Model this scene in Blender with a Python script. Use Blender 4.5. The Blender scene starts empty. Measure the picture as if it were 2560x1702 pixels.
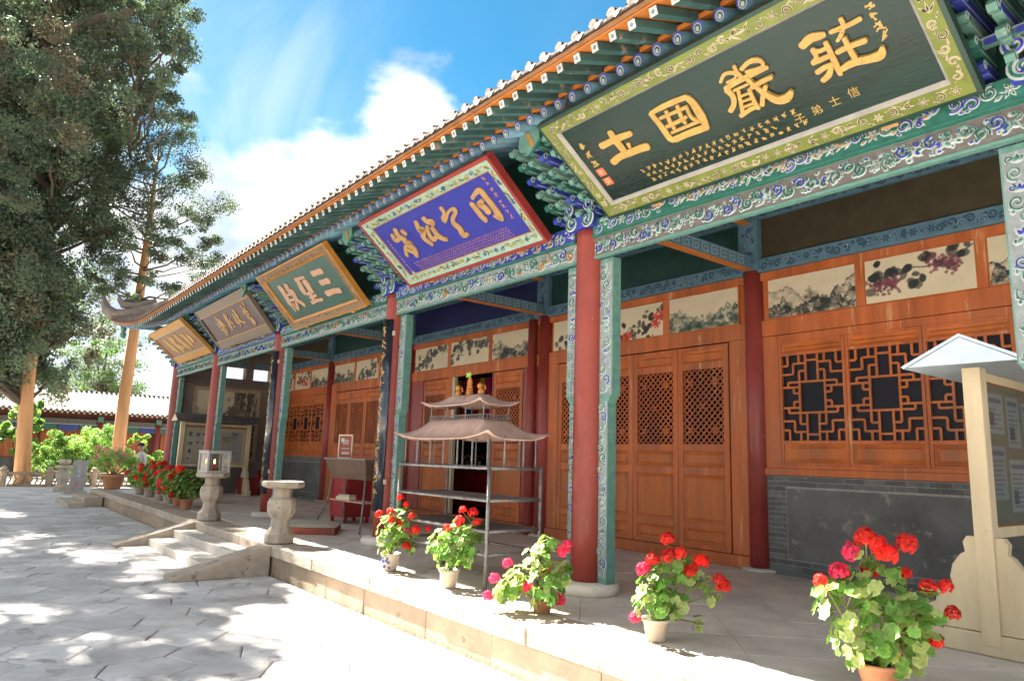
import bpy, math, random
import numpy as np
from mathutils import Vector, Matrix

# ------------------------------------------------------------------ camera
SC = bpy.context.scene
COL = SC.collection
cam_d = bpy.data.cameras.new('camera')
cam = bpy.data.objects.new('camera', cam_d)
COL.objects.link(cam)
CR = Vector((0.6219881, 0.78236784, 0.03211478))
CU = Vector((0.11209724, -0.1295594, 0.98521499))
CF = Vector((-0.77496129, 0.60919202, 0.16828568))
CAM = Vector((4.64935842, -4.5831217, 1.12127004))
cam.matrix_world = Matrix(((CR.x, CU.x, -CF.x, CAM.x), (CR.y, CU.y, -CF.y, CAM.y), (CR.z, CU.z, -CF.z, CAM.z), (0, 0, 0, 1)))
cam_d.sensor_width = 36
cam_d.lens = 24.7277
cam_d.clip_end = 3000
SC.camera = cam

# ------------------------------------------------------------------ sky, sun, exposure
SUN = Vector((-1.0, -0.19, 1.02)).normalized()      # towards the sun
SUN_EL = math.asin(SUN.z)
SUN_AZ = math.atan2(SUN.x, SUN.y)
world = bpy.data.worlds.new('World')
SC.world = world
world.use_nodes = True
wn, wl = world.node_tree.nodes, world.node_tree.links
wn.clear()
def wnode(t, **k):
    n = wn.new(t)
    for a, b in k.items():
        setattr(n, a, b)
    return n
def wmath(op, a, b=None, c=None, clamp=False):
    n = wn.new('ShaderNodeMath'); n.operation = op; n.use_clamp = clamp
    for i, q in enumerate((a, b, c)):
        if q is None: continue
        if isinstance(q, (int, float)): n.inputs[i].default_value = q
        else: wl.new(q, n.inputs[i])
    return n.outputs[0]
sky = wnode('ShaderNodeTexSky', sky_type='NISHITA', sun_disc=False)
sky.sun_elevation = SUN_EL
sky.sun_rotation = SUN_AZ
sky.altitude = 1500
sky.air_density = 1.0
sky.dust_density = 0.4
sky.ozone_density = 3.0
hs = wnode('ShaderNodeHueSaturation'); hs.inputs['Hue'].default_value = 0.475; hs.inputs['Saturation'].default_value = 1.28; hs.inputs['Value'].default_value = 0.285
wl.new(sky.outputs[0], hs.inputs['Color'])
tcw = wnode('ShaderNodeTexCoord')
nz = wnode('ShaderNodeTexNoise'); nz.inputs['Scale'].default_value = 4.2; nz.inputs['Detail'].default_value = 9; nz.inputs['Roughness'].default_value = 0.56
nz.inputs['Distortion'].default_value = 0.15
mpw = wnode('ShaderNodeMapping'); mpw.inputs['Scale'].default_value = (1, 1, 1.7); mpw.inputs['Location'].default_value = (1.3, 4.1, 0.6)
wl.new(tcw.outputs['Generated'], mpw.inputs['Vector']); wl.new(mpw.outputs[0], nz.inputs['Vector'])
def blob(px, py, rad, soft, amp):
    d = (CF + CR * ((px - 1280) / 1758.4) + CU * ((851 - py) / 1758.4)).normalized()
    v = wn.new('ShaderNodeVectorMath'); v.operation = 'DOT_PRODUCT'; v.inputs[1].default_value = d
    nrm = wn.new('ShaderNodeVectorMath'); nrm.operation = 'NORMALIZE'
    wl.new(tcw.outputs['Generated'], nrm.inputs[0]); wl.new(nrm.outputs[0], v.inputs[0])
    ang = wmath('ARCCOSINE', v.outputs['Value'])
    mr = wn.new('ShaderNodeMapRange'); mr.interpolation_type = 'SMOOTHSTEP'
    wl.new(ang, mr.inputs[0]); mr.inputs[1].default_value = rad + soft; mr.inputs[2].default_value = max(rad - soft, 0.0)
    mr.inputs[3].default_value = 0; mr.inputs[4].default_value = amp
    return mr.outputs[0]
# cumulus bank behind the roof, thin veil towards the bright side of the sky
cl = None
for b in ((1000, 390, .10, .055, .62), (860, 470, .115, .06, .62), (690, 500, .10, .06, .60), (560, 470, .075, .05, .52), (1060, 330, .055, .04, .30), (760, 640, .14, .08, .6),
          (250, 960, .30, .20, .75), (20, 700, .22, .16, .5), (440, 300, .07, .07, .34)):
    o_ = blob(*b)
    cl = o_ if cl is None else wmath('MAXIMUM', cl, o_)
sepw = wnode('ShaderNodeSeparateXYZ'); wl.new(tcw.outputs['Generated'], sepw.inputs[0])
hor = wn.new('ShaderNodeMapRange'); hor.interpolation_type = 'SMOOTHSTEP'
wl.new(sepw.outputs['Z'], hor.inputs[0]); hor.inputs[1].default_value = .30; hor.inputs[2].default_value = -.02; hor.inputs[3].default_value = 0; hor.inputs[4].default_value = .5
cl = wmath('MAXIMUM', cl, hor.outputs[0])
clear = wmath('MAXIMUM', blob(1250, 120, .42, .14, .62), blob(760, 150, .24, .10, .60))
cl = wmath('MAXIMUM', cl, wmath('SUBTRACT', .46, clear))
cv = wmath('ADD', cl, wmath('MULTIPLY', wmath('SUBTRACT', nz.outputs[0], .5), 1.55))
cm = wn.new('ShaderNodeMapRange'); cm.interpolation_type = 'SMOOTHSTEP'
wl.new(cv, cm.inputs[0]); cm.inputs[1].default_value = .24; cm.inputs[2].default_value = .50; cm.inputs[3].default_value = 0; cm.inputs[4].default_value = .97
nz2 = wnode('ShaderNodeTexNoise'); nz2.inputs['Scale'].default_value = 6.5; nz2.inputs['Detail'].default_value = 7
wl.new(mpw.outputs[0], nz2.inputs['Vector'])
cs = wn.new('ShaderNodeMapRange'); wl.new(nz2.outputs[0], cs.inputs[0]); cs.inputs[1].default_value = .36; cs.inputs[2].default_value = .60; cs.inputs[3].default_value = 0; cs.inputs[4].default_value = 1
cc = wnode('ShaderNodeMix', data_type='RGBA')
wl.new(cs.outputs[0], cc.inputs[0]); cc.inputs[6].default_value = (.95, 1.12, 1.30, 1); cc.inputs[7].default_value = (2.3, 2.3, 2.3, 1)
mx = wnode('ShaderNodeMix', data_type='RGBA')
wl.new(cm.outputs[0], mx.inputs[0]); wl.new(hs.outputs[0], mx.inputs[6]); wl.new(cc.outputs[2], mx.inputs[7])
wz = wnode('ShaderNodeTexNoise'); wz.inputs['Scale'].default_value = 3.4; wz.inputs['Detail'].default_value = 8; wz.inputs['Roughness'].default_value = .6; wz.inputs['Distortion'].default_value = .6
mpz = wnode('ShaderNodeMapping'); mpz.inputs['Scale'].default_value = (1.0, 1.5, 1.0); mpz.inputs['Location'].default_value = (3.1, .4, 2.2); mpz.inputs['Rotation'].default_value = (.3, .2, .7)
wl.new(tcw.outputs['Generated'], mpz.inputs['Vector']); wl.new(mpz.outputs[0], wz.inputs['Vector'])
wr = wn.new('ShaderNodeMapRange'); wr.interpolation_type = 'SMOOTHSTEP'; wl.new(wz.outputs[0], wr.inputs[0]); wr.inputs[1].default_value = .38; wr.inputs[2].default_value = .72; wr.inputs[3].default_value = .2; wr.inputs[4].default_value = .75
wm = wmath('MULTIPLY', wr.outputs[0], wmath('ADD', .05, wmath('MAXIMUM', blob(480, 170, .16, .16, .75), blob(660, 60, .10, .10, .45))))
mx2 = wnode('ShaderNodeMix', data_type='RGBA'); wl.new(wm, mx2.inputs[0]); wl.new(mx.outputs[2], mx2.inputs[6]); mx2.inputs[7].default_value = (1.55, 1.7, 1.85, 1)
mx = mx2
bg = wnode('ShaderNodeBackground'); bg.inputs['Strength'].default_value = 0.085
wl.new(mx.outputs[2], bg.inputs['Color'])
wo = wnode('ShaderNodeOutputWorld'); wl.new(bg.outputs[0], wo.inputs['Surface'])

sun_d = bpy.data.lights.new('sun', 'SUN')
sun_d.energy = 5.0; sun_d.angle = math.radians(0.53); sun_d.color = (1.0, 0.95, 0.86)
sun_o = bpy.data.objects.new('sun', sun_d); COL.objects.link(sun_o)
sun_o.rotation_mode = 'QUATERNION'
sun_o.rotation_quaternion = (-SUN).to_track_quat('-Z', 'Y')
sun_o.location = SUN * 60
SC.view_settings.view_transform = 'Standard'
SC.view_settings.look = 'None'
SC.view_settings.exposure = 3.15
SC.view_settings.gamma = 1
SC.render.engine = 'CYCLES'
SC.cycles.max_bounces = 10
SC.cycles.diffuse_bounces = 8
SC.cycles.use_denoising = True
SC.cycles.sample_clamp_indirect = 10

# ------------------------------------------------------------------ helpers
RNG = random.Random(7)
class MB:
    def __init__(s): s.v = []; s.f = []; s.m = []
    def add(s, vs, fs, mi=0):
        o = len(s.v); s.v += [tuple(q) for q in vs]
        s.f += [tuple(i + o for i in q) for q in fs]; s.m += [mi] * len(fs)
        return s
    def box(s, x0, x1, y0, y1, z0, z1, mi=0):
        return s.add([(x0, y0, z0), (x1, y0, z0), (x1, y1, z0), (x0, y1, z0), (x0, y0, z1), (x1, y0, z1), (x1, y1, z1), (x0, y1, z1)],
                     [(0, 3, 2, 1), (4, 5, 6, 7), (0, 1, 5, 4), (1, 2, 6, 5), (2, 3, 7, 6), (3, 0, 4, 7)], mi)
    def obox(s, c, a, b, d, mi=0):
        c, a, b, d = Vector(c), Vector(a), Vector(b), Vector(d)
        vs = [c + a * i + b * j + d * k for k in (-1, 1) for i, j in ((-1, -1), (1, -1), (1, 1), (-1, 1))]
        return s.add(vs, [(0, 3, 2, 1), (4, 5, 6, 7), (0, 1, 5, 4), (1, 2, 6, 5), (2, 3, 7, 6), (3, 0, 4, 7)], mi)
    def bar(s, p, q, w, h, up=(0, 0, 1), mi=0):
        p, q, up = Vector(p), Vector(q), Vector(up)
        t = (q - p); L = t.length; t.normalize(); sd = t.cross(up).normalized(); u2 = sd.cross(t)
        return s.obox((p + q) / 2, t * (L / 2), sd * (w / 2), u2 * (h / 2), mi)
    def prism(s, poly, fn, d0, d1, mi=0, side=None):
        n = len(poly)
        vs = [fn(a, b, d0) for a, b in poly] + [fn(a, b, d1) for a, b in poly]
        s.add(vs, [tuple(range(n - 1, -1, -1)), tuple(range(n, 2 * n))], mi)
        o = len(s.v) - 2 * n
        for i in range(n):
            j = (i + 1) % n
            s.f.append((o + i, o + j, o + n + j, o + n + i)); s.m.append(mi if side is None else side)
        return s
    def lathe(s, prof, n=16, c=(0, 0, 0), mi=0, ph=0.0, sx=1.0, cap=True):
        vs = []
        for r, z in prof:
            for i in range(n):
                a = ph + 2 * math.pi * i / n
                vs.append((c[0] + r * math.cos(a) * sx, c[1] + r * math.sin(a), c[2] + z))
        fs = []
        for k in range(len(prof) - 1):
            for i in range(n):
                j = (i + 1) % n
                fs.append((k * n + i, k * n + j, (k + 1) * n + j, (k + 1) * n + i))
        if cap:
            fs.append(tuple(range(n - 1, -1, -1))); fs.append(tuple((len(prof) - 1) * n + i for i in range(n)))
        return s.add(vs, fs, mi)
    def tube(s, pts, rad, n=6, mi=0):
        pts = [Vector(p) for p in pts]
        if isinstance(rad, (int, float)): rad = [rad] * len(pts)
        vs = []; up = Vector((0, 0, 1))
        for i, p in enumerate(pts):
            t = (pts[min(i + 1, len(pts) - 1)] - pts[max(i - 1, 0)]).normalized()
            a = t.cross(up)
            if a.length < .1: a = t.cross(Vector((1, 0, 0)))
            a.normalize(); b = a.cross(t)
            for k in range(n):
                w = 2 * math.pi * k / n
                vs.append(p + (a * math.cos(w) + b * math.sin(w)) * rad[i])
        fs = []
        for i in range(len(pts) - 1):
            for k in range(n):
                j = (k + 1) % n
                fs.append((i * n + k, (i + 1) * n + k, (i + 1) * n + j, i * n + j))
        fs.append(tuple(range(n))); fs.append(tuple(reversed(range((len(pts) - 1) * n, len(pts) * n))))
        return s.add(vs, fs, mi)
    def mesh(s, name, mats, smooth=False):
        me = bpy.data.meshes.new(name)
        me.from_pydata(s.v, [], s.f)
        for m in (mats if isinstance(mats, (list, tuple)) else [mats]): me.materials.append(m)
        if any(s.m): me.polygons.foreach_set('material_index', s.m)
        if smooth: me.polygons.foreach_set('use_smooth', [True] * len(s.f))
        me.update()
        return me
    def build(s, name, mats, parent=None, smooth=False, bev=0):
        return put(name, s.mesh(name, mats, smooth), parent, bev)
def put(name, me, parent=None, bev=0, mw=None):
    o = bpy.data.objects.new(name, me)
    COL.objects.link(o)
    if parent is not None:
        o.parent = parent
    if mw is not None: o.matrix_basis = mw
    if bev:
        b = o.modifiers.new('bevel', 'BEVEL'); b.width = bev; b.segments = 2; b.limit_method = 'ANGLE'; b.angle_limit = .6
    return o
def tag(o, label, cat, group=None):
    o['label'] = label; o['category'] = cat
    if group: o['group'] = group
    return o
def thing(name, label, cat, loc=(0, 0, 0), rz=0.0, group=None):
    o = bpy.data.objects.new(name, None); COL.objects.link(o)
    o.location = loc; o.rotation_euler = (0, 0, rz); o.empty_display_size = .2
    return tag(o, label, cat, group)
def struct(o): o['kind'] = 'structure'; return o
def stuff(o): o['kind'] = 'stuff'; return o
def copy_tree(o, parent=None):
    c = o.copy(); COL.objects.link(c); c.parent = parent
    for ch in list(o.children): copy_tree(ch, c)
    return c
def TR(x, y, z): return Matrix.Translation((x, y, z))

# ------------------------------------------------------------------ materials
def mat(name, col, rough=.6, var=.2, scale=6.0, bump=0.0, bscale=40.0, spec=.4, metal=0.0, rnd=0.0, wear=None, stretch=None, coat=0.0, dust=0.0, dcol=(.40, .33, .26)):
    m = bpy.data.materials.new(name); m.use_nodes = True
    N, L = m.node_tree.nodes, m.node_tree.links
    P = N['Principled BSDF']
    P.inputs['Roughness'].default_value = rough; P.inputs['Metallic'].default_value = metal
    P.inputs['Specular IOR Level'].default_value = spec
    if coat: P.inputs['Coat Weight'].default_value = coat; P.inputs['Coat Roughness'].default_value = .12
    g = N.new('ShaderNodeNewGeometry'); vec = g.outputs['Position']
    if stretch:
        mp = N.new('ShaderNodeMapping'); mp.inputs['Scale'].default_value = stretch; L.new(vec, mp.inputs[0]); vec = mp.outputs[0]
    nz = N.new('ShaderNodeTexNoise'); nz.inputs['Scale'].default_value = scale; nz.inputs['Detail'].default_value = 6; nz.inputs['Roughness'].default_value = .62
    L.new(vec, nz.inputs['Vector'])
    mr = N.new('ShaderNodeMapRange'); L.new(nz.outputs[0], mr.inputs[0])
    mr.inputs[1].default_value = .28; mr.inputs[2].default_value = .72; mr.inputs[3].default_value = 1 - var; mr.inputs[4].default_value = 1 + var
    fac = mr.outputs[0]
    if rnd:
        oi = N.new('ShaderNodeObjectInfo'); r2 = N.new('ShaderNodeMapRange'); L.new(oi.outputs['Random'], r2.inputs[0])
        r2.inputs[3].default_value = 1 - rnd; r2.inputs[4].default_value = 1 + rnd
        mm = N.new('ShaderNodeMath'); mm.operation = 'MULTIPLY'; L.new(fac, mm.inputs[0]); L.new(r2.outputs[0], mm.inputs[1]); fac = mm.outputs[0]
    mul = N.new('ShaderNodeVectorMath'); mul.operation = 'SCALE'; mul.inputs[0].default_value = col[:3]; L.new(fac, mul.inputs['Scale'])
    out = mul.outputs[0]
    if wear:
        wc, wa, ws = wear
        wz = N.new('ShaderNodeTexNoise'); wz.inputs['Scale'].default_value = ws; wz.inputs['Detail'].default_value = 8; wz.inputs['Roughness'].default_value = .7
        L.new(vec, wz.inputs['Vector'])
        wr = N.new('ShaderNodeMapRange'); L.new(wz.outputs[0], wr.inputs[0]); wr.inputs[1].default_value = 1 - wa; wr.inputs[2].default_value = 1 - wa + .06
        mx = N.new('ShaderNodeMix'); mx.data_type = 'RGBA'; L.new(wr.outputs[0], mx.inputs[0]); L.new(out, mx.inputs[6]); mx.inputs[7].default_value = (*wc, 1)
        out = mx.outputs[2]
    if dust:                                              # patchy faded, dusty film and fine scuffs
        for sc_, lo, hi, am in ((1.6, .42, .72, dust), (23.0, .60, .74, dust * 1.6)):
            dz = N.new('ShaderNodeTexNoise'); dz.inputs['Scale'].default_value = sc_; dz.inputs['Detail'].default_value = 7; dz.inputs['Roughness'].default_value = .65; L.new(g.outputs['Position'], dz.inputs['Vector'])
            dr = N.new('ShaderNodeMapRange'); L.new(dz.outputs[0], dr.inputs[0]); dr.inputs[1].default_value = lo; dr.inputs[2].default_value = hi; dr.inputs[4].default_value = min(am, .8)
            dm = N.new('ShaderNodeMix'); dm.data_type = 'RGBA'; L.new(dr.outputs[0], dm.inputs[0]); L.new(out, dm.inputs[6]); dm.inputs[7].default_value = (*dcol, 1); out = dm.outputs[2]
    L.new(out, P.inputs['Base Color'])
    # uneven gloss
    rr = N.new('ShaderNodeMapRange'); L.new(nz.outputs[0], rr.inputs[0]); rr.inputs[1].default_value = .3; rr.inputs[2].default_value = .7
    rr.inputs[3].default_value = max(rough - .1, .05); rr.inputs[4].default_value = min(rough + .1, 1); L.new(rr.outputs[0], P.inputs['Roughness'])
    if bump:
        bz = N.new('ShaderNodeTexNoise'); bz.inputs['Scale'].default_value = bscale; bz.inputs['Detail'].default_value = 5
        L.new(vec, bz.inputs['Vector'])
        bm = N.new('ShaderNodeBump'); bm.inputs['Strength'].default_value = bump; bm.inputs['Distance'].default_value = .01
        L.new(bz.outputs[0], bm.inputs['Height']); L.new(bm.outputs[0], P.inputs['Normal'])
    return m
def leafmat(name, col, trans, tcol=None, rough=.55, rnd=.25, scale=3.0):
    m = mat(name, col, rough, .3, scale, rnd=rnd, spec=.3)
    N, L = m.node_tree.nodes, m.node_tree.links
    P = N['Principled BSDF']; src = P.inputs['Base Color'].links[0].from_socket
    t = N.new('ShaderNodeBsdfTranslucent'); mx = N.new('ShaderNodeMixShader'); mx.inputs[0].default_value = trans
    if tcol:
        k = N.new('ShaderNodeVectorMath'); k.operation = 'MULTIPLY'; L.new(src, k.inputs[0]); k.inputs[1].default_value = tcol; src = k.outputs[0]
    L.new(src, t.inputs['Color']); L.new(P.outputs[0], mx.inputs[1]); L.new(t.outputs[0], mx.inputs[2])
    L.new(mx.outputs[0], N['Material Output'].inputs['Surface'])
    return m
def vcmat(name, rough=.6):
    m = bpy.data.materials.new(name); m.use_nodes = True
    N, L = m.node_tree.nodes, m.node_tree.links
    P = N['Principled BSDF']; P.inputs['Roughness'].default_value = rough; P.inputs['Specular IOR Level'].default_value = .3
    a = N.new('ShaderNodeAttribute'); a.attribute_name = 'Col'
    nz = N.new('ShaderNodeTexNoise'); nz.inputs['Scale'].default_value = 30; g = N.new('ShaderNodeNewGeometry'); L.new(g.outputs['Position'], nz.inputs['Vector'])
    mr = N.new('ShaderNodeMapRange'); L.new(nz.outputs[0], mr.inputs[0]); mr.inputs[3].default_value = .9; mr.inputs[4].default_value = 1.08
    s = N.new('ShaderNodeVectorMath'); s.operation = 'SCALE'; L.new(a.outputs['Color'], s.inputs[0]); L.new(mr.outputs[0], s.inputs['Scale'])
    L.new(s.outputs[0], P.inputs['Base Color'])
    return m
stone_w = ((.10, .09, .08), .36, 5)
M = dict(
    flag=mat('flagstone', (.53, .50, .475), .82, .3, 2.2, .8, 18, rnd=.13, wear=((.34, .31, .285), .42, 3)),
    joint=mat('joint_sand', (.24, .21, .18), .95, .3, 5, .6, 60),
    terrace=mat('terrace_stone', (.58, .52, .45), .7, .2, 3, .35, 30, rnd=.08, wear=((.42, .37, .31), .38, 3)),
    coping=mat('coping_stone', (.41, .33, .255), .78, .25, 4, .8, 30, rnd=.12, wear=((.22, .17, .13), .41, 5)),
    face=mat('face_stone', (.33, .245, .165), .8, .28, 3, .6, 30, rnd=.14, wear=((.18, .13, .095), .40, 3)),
    ped=mat('pale_stone', (.38, .32, .25), .78, .3, 6, .9, 28, wear=((.15, .125, .10), .40, 6), dust=.15, dcol=(.25, .22, .18)),
    red=mat('red_lacquer', (.24, .036, .024), .42, .25, 3, .15, 20, spec=.35, wear=((.46, .29, .20), .345, 22), stretch=(1, 1, .35), coat=.10, dust=.14, dcol=(.36, .19, .13)),
    dred=mat('dark_red_lacquer', (.27, .038, .031), .45, .28, 4, .15, 20, wear=((.52, .36, .25), .355, 16), stretch=(1, 1, .4), coat=.1, dust=.16, dcol=(.36, .2, .15)),
    orange=mat('orange_brown_wood', (.44, .108, .026), .52, .40, 5, .35, 30, stretch=(1, 1, .10), wear=((.56, .28, .13), .40, 8), dust=.17, dcol=(.42, .22, .12)),
    orange2=mat('orange_panel_wood', (.46, .118, .022), .52, .40, 4, .3, 30, stretch=(1, 1, .12), wear=((.34, .10, .035), .42, 5), dust=.17, dcol=(.42, .22, .12)),
    eave=mat('orange_eave_board', (.52, .175, .035), .65, .3, 4, .2, 30, wear=((.30, .12, .055), .40, 5)),
    blue=mat('cobalt_paint', (.035, .05, .34), .55, .25, 20, wear=((.16, .2, .4), .34, 24)),
    green=mat('green_paint', (.025, .14, .105), .55, .3, 20, wear=((.2, .26, .23), .34, 24)),
    mint=mat('mint_paint', (.105, .235, .195), .6, .25, 16, wear=((.26, .28, .25), .36, 18)),
    white=mat('white_paint', (.36, .40, .39), .65, .2, 20),
    ochre=mat('ochre_paint', (.36, .19, .045), .55, .25, 20),
    yellow=mat('yellow_paint', (.72, .47, .06), .55, .2, 20),
    brown=mat('carving_ground', (.13, .115, .105), .7, .3, 15),
    cground=mat('carving_ground_pale', (.22, .25, .25), .7, .25, 15),
    edgeb=mat('eave_edge_brown', (.30, .15, .07), .8, .3, 8, .3, 40),
    dgreen=mat('deep_green_paint', (.012, .085, .062), .45, .3, 10),
    rafter=mat('rafter_blue_green', (.09, .20, .26), .5, .35, 7, .2, 30, rnd=.3, wear=((.28, .33, .34), .35, 9)),
    raftend=mat('rafter_end_pale', (.50, .47, .44), .7, .35, 25, rnd=.2),
    flyraf=mat('flying_rafter_green', (.045, .12, .115), .55, .35, 7, .2, 30, rnd=.3, wear=((.30, .24, .19), .42, 7)),
    tile=mat('grey_roof_tile', (.14, .115, .10), .85, .35, 8, .6, 40, rnd=.2, wear=((.24, .16, .12), .3, 10)),
    tilepink=mat('tile_edge', (.20, .135, .105), .85, .35, 8, .5, 40, rnd=.25),
    inblue=mat('faded_blue_beam', (.085, .175, .235), .6, .2, 10, .2, 40, wear=((.16, .25, .28), .33, 14)),
    inbluel=mat('faded_blue_line', (.035, .075, .13), .6, .2, 20),
    inbluep=mat('faded_blue_pale', (.22, .34, .40), .6, .2, 20),
    olive=mat('olive_dark_board', (.05, .04, .02), .6, .3, 6),
    dgrboard=mat('deep_green_board', (.012, .05, .042), .55, .3, 6),
    navy=mat('navy_board', (.014, .018, .085), .5, .3, 6),
    brick=mat('grey_brick', (.125, .122, .12), .8, .3, 12, .6, 60, rnd=.25, wear=((.24, .22, .195), .38, 9)),
    mortar=mat('brick_mortar', (.30, .285, .26), .9, .25, 12, .4, 60),
    slate=mat('slate_panel', (.115, .112, .108), .65, .4, 2.5, .5, 20, wear=((.23, .21, .18), .42, 4), dust=.22, dcol=(.27, .25, .22)),
    glass=mat('dark_window', (.010, .010, .016), .55, .5, 1.5, spec=.25),
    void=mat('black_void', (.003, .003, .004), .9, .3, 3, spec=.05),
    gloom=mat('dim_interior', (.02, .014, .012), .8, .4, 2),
    gold=mat('gold_leaf', (.40, .245, .065), .5, .26, 14, .25, 60, spec=.45, wear=((.25, .13, .035), .38, 12)),
    paleg=mat('faded_gold', (.42, .25, .16), .6, .18, 14),
    goldc=mat('dull_gold', (.34, .20, .075), .55, .18, 14),
    cream=mat('cream_paint', (.58, .47, .30), .6, .2, 5, .35, 30, stretch=(1, 1, .2), wear=((.30, .20, .11), .345, 12), dust=.12, dcol=(.42, .34, .24)),
    iron=mat('worn_iron', (.17, .165, .16), .5, .45, 14, .5, 60, metal=.3, wear=((.36, .15, .06), .42, 9)),
    rust=mat('rusty_sheet', (.47, .31, .245), .75, .28, 4, .35, 30, wear=((.30, .13, .07), .40, 5), dust=.15, dcol=(.3, .2, .15)),
    trough=mat('trough_iron', (.14, .085, .06), .6, .35, 4, .3, 40, metal=.2, wear=((.34, .16, .06), .38, 3)),
    terra=mat('terracotta', (.42, .19, .10), .75, .2, 8, .3, 40),
    potw=mat('glazed_pot', (.52, .45, .36), .4, .18, 7, .1, 40, wear=((.32, .23, .16), .34, 9)),
    potblue=mat('pot_blue', (.05, .09, .38), .4, .2, 10),
    soil=mat('soil', (.05, .035, .025), .95, .3, 20, .8, 80),
    stem=leafmat('plant_stem', (.20, .22, .07), .15),
    leaf=leafmat('geranium_leaf', (.17, .33, .075), .42, (1.35, 1.45, .8), rnd=.38, scale=9),
    leafy=leafmat('geranium_leaf_pale', (.38, .46, .17), .42, (1.2, 1.25, .8), rnd=.3, scale=9),
    petal=leafmat('red_petal', (.78, .035, .022), .35, (1.2, 1, 1), rnd=.35, scale=60),
    petalp=leafmat('pink_petal', (.85, .05, .14), .35, (1.2, 1, 1), rnd=.22, scale=30),
    petalo=leafmat('oleander_petal', (.80, .32, .36), .4, rnd=.2, scale=20),
    bark=mat('juniper_bark', (.38, .20, .09), .9, .35, 2.5, .9, 12, stretch=(1, 1, .18), wear=((.22, .13, .08), .4, 3)),
    barkd=mat('dark_bark', (.10, .075, .055), .9, .35, 3, .8, 12, stretch=(1, 1, .2)),
    juni=leafmat('juniper_leaf', (.074, .105, .074), .42, (1.2, 1.3, .9), scale=1.4),
    juni2=leafmat('juniper_leaf_light', (.13, .175, .115), .46, (1.15, 1.25, .9), scale=1.4),
    junib=leafmat('juniper_leaf_brown', (.115, .095, .058), .3, scale=1.4),
    shrub=leafmat('shrub_leaf', (.10, .19, .045), .42, (1.3, 1.4, .7), scale=2),
    shrub2=leafmat('shrub_leaf_light', (.20, .31, .085), .44, (1.2, 1.3, .7), scale=2),
    redbox=mat('red_painted_box', (.30, .02, .022), .4, .15, 5, .1, 30, wear=((.4, .2, .12), .3, 12), coat=.2),
    extred=mat('extinguisher_red', (.55, .012, .015), .3, .1, 5, coat=.4),
    black=mat('black_lacquer', (.012, .018, .035), .22, .3, 6, spec=.6, coat=.5),
    blackm=mat('black_plastic', (.015, .015, .016), .5, .2, 8),
    cloth=mat('cushion_cloth', (.42, .38, .31), .95, .2, 14, .7, 90),
    cloths=mat('cushion_side', (.26, .07, .045), .9, .35, 12, .6, 60, stretch=(1, 1, .15)),
    skin=mat('skin', (.45, .26, .18), .55, .08, 10),
    shirt=mat('pale_shirt', (.62, .58, .56), .85, .08, 10, .3, 30),
    trouser=mat('dark_trousers', (.04, .045, .06), .85, .1, 10, .3, 30),
    hat=mat('dark_cap', (.02, .02, .05), .8, .1, 10),
    print=vcmat('printed_picture'),
    screen=mat('painted_steel', (.36, .35, .32), .5, .15, 8),
)
_f = bpy.data.materials.new('candle_flame'); _f.use_nodes = True
_p = _f.node_tree.nodes['Principled BSDF']; _p.inputs['Emission Color'].default_value = (1, .45, .08, 1); _p.inputs['Emission Strength'].default_value = 6; _p.inputs['Base Color'].default_value = (1, .5, .1, 1)
M['flame'] = _f
_g = bpy.data.materials.new('lantern_glass'); _g.use_nodes = True
_n, _l = _g.node_tree.nodes, _g.node_tree.links
_t = _n.new('ShaderNodeBsdfTransparent'); _t.inputs[0].default_value = (.86, .88, .88, 1); _q = _n.new('ShaderNodeBsdfGlossy'); _q.inputs['Roughness'].default_value = .08; _m = _n.new('ShaderNodeMixShader'); _m.inputs[0].default_value = .1
_l.new(_t.outputs[0], _m.inputs[1]); _l.new(_q.outputs[0], _m.inputs[2]); _l.new(_m.outputs[0], _n['Material Output'].inputs[0])
M['clear'] = _g
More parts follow.
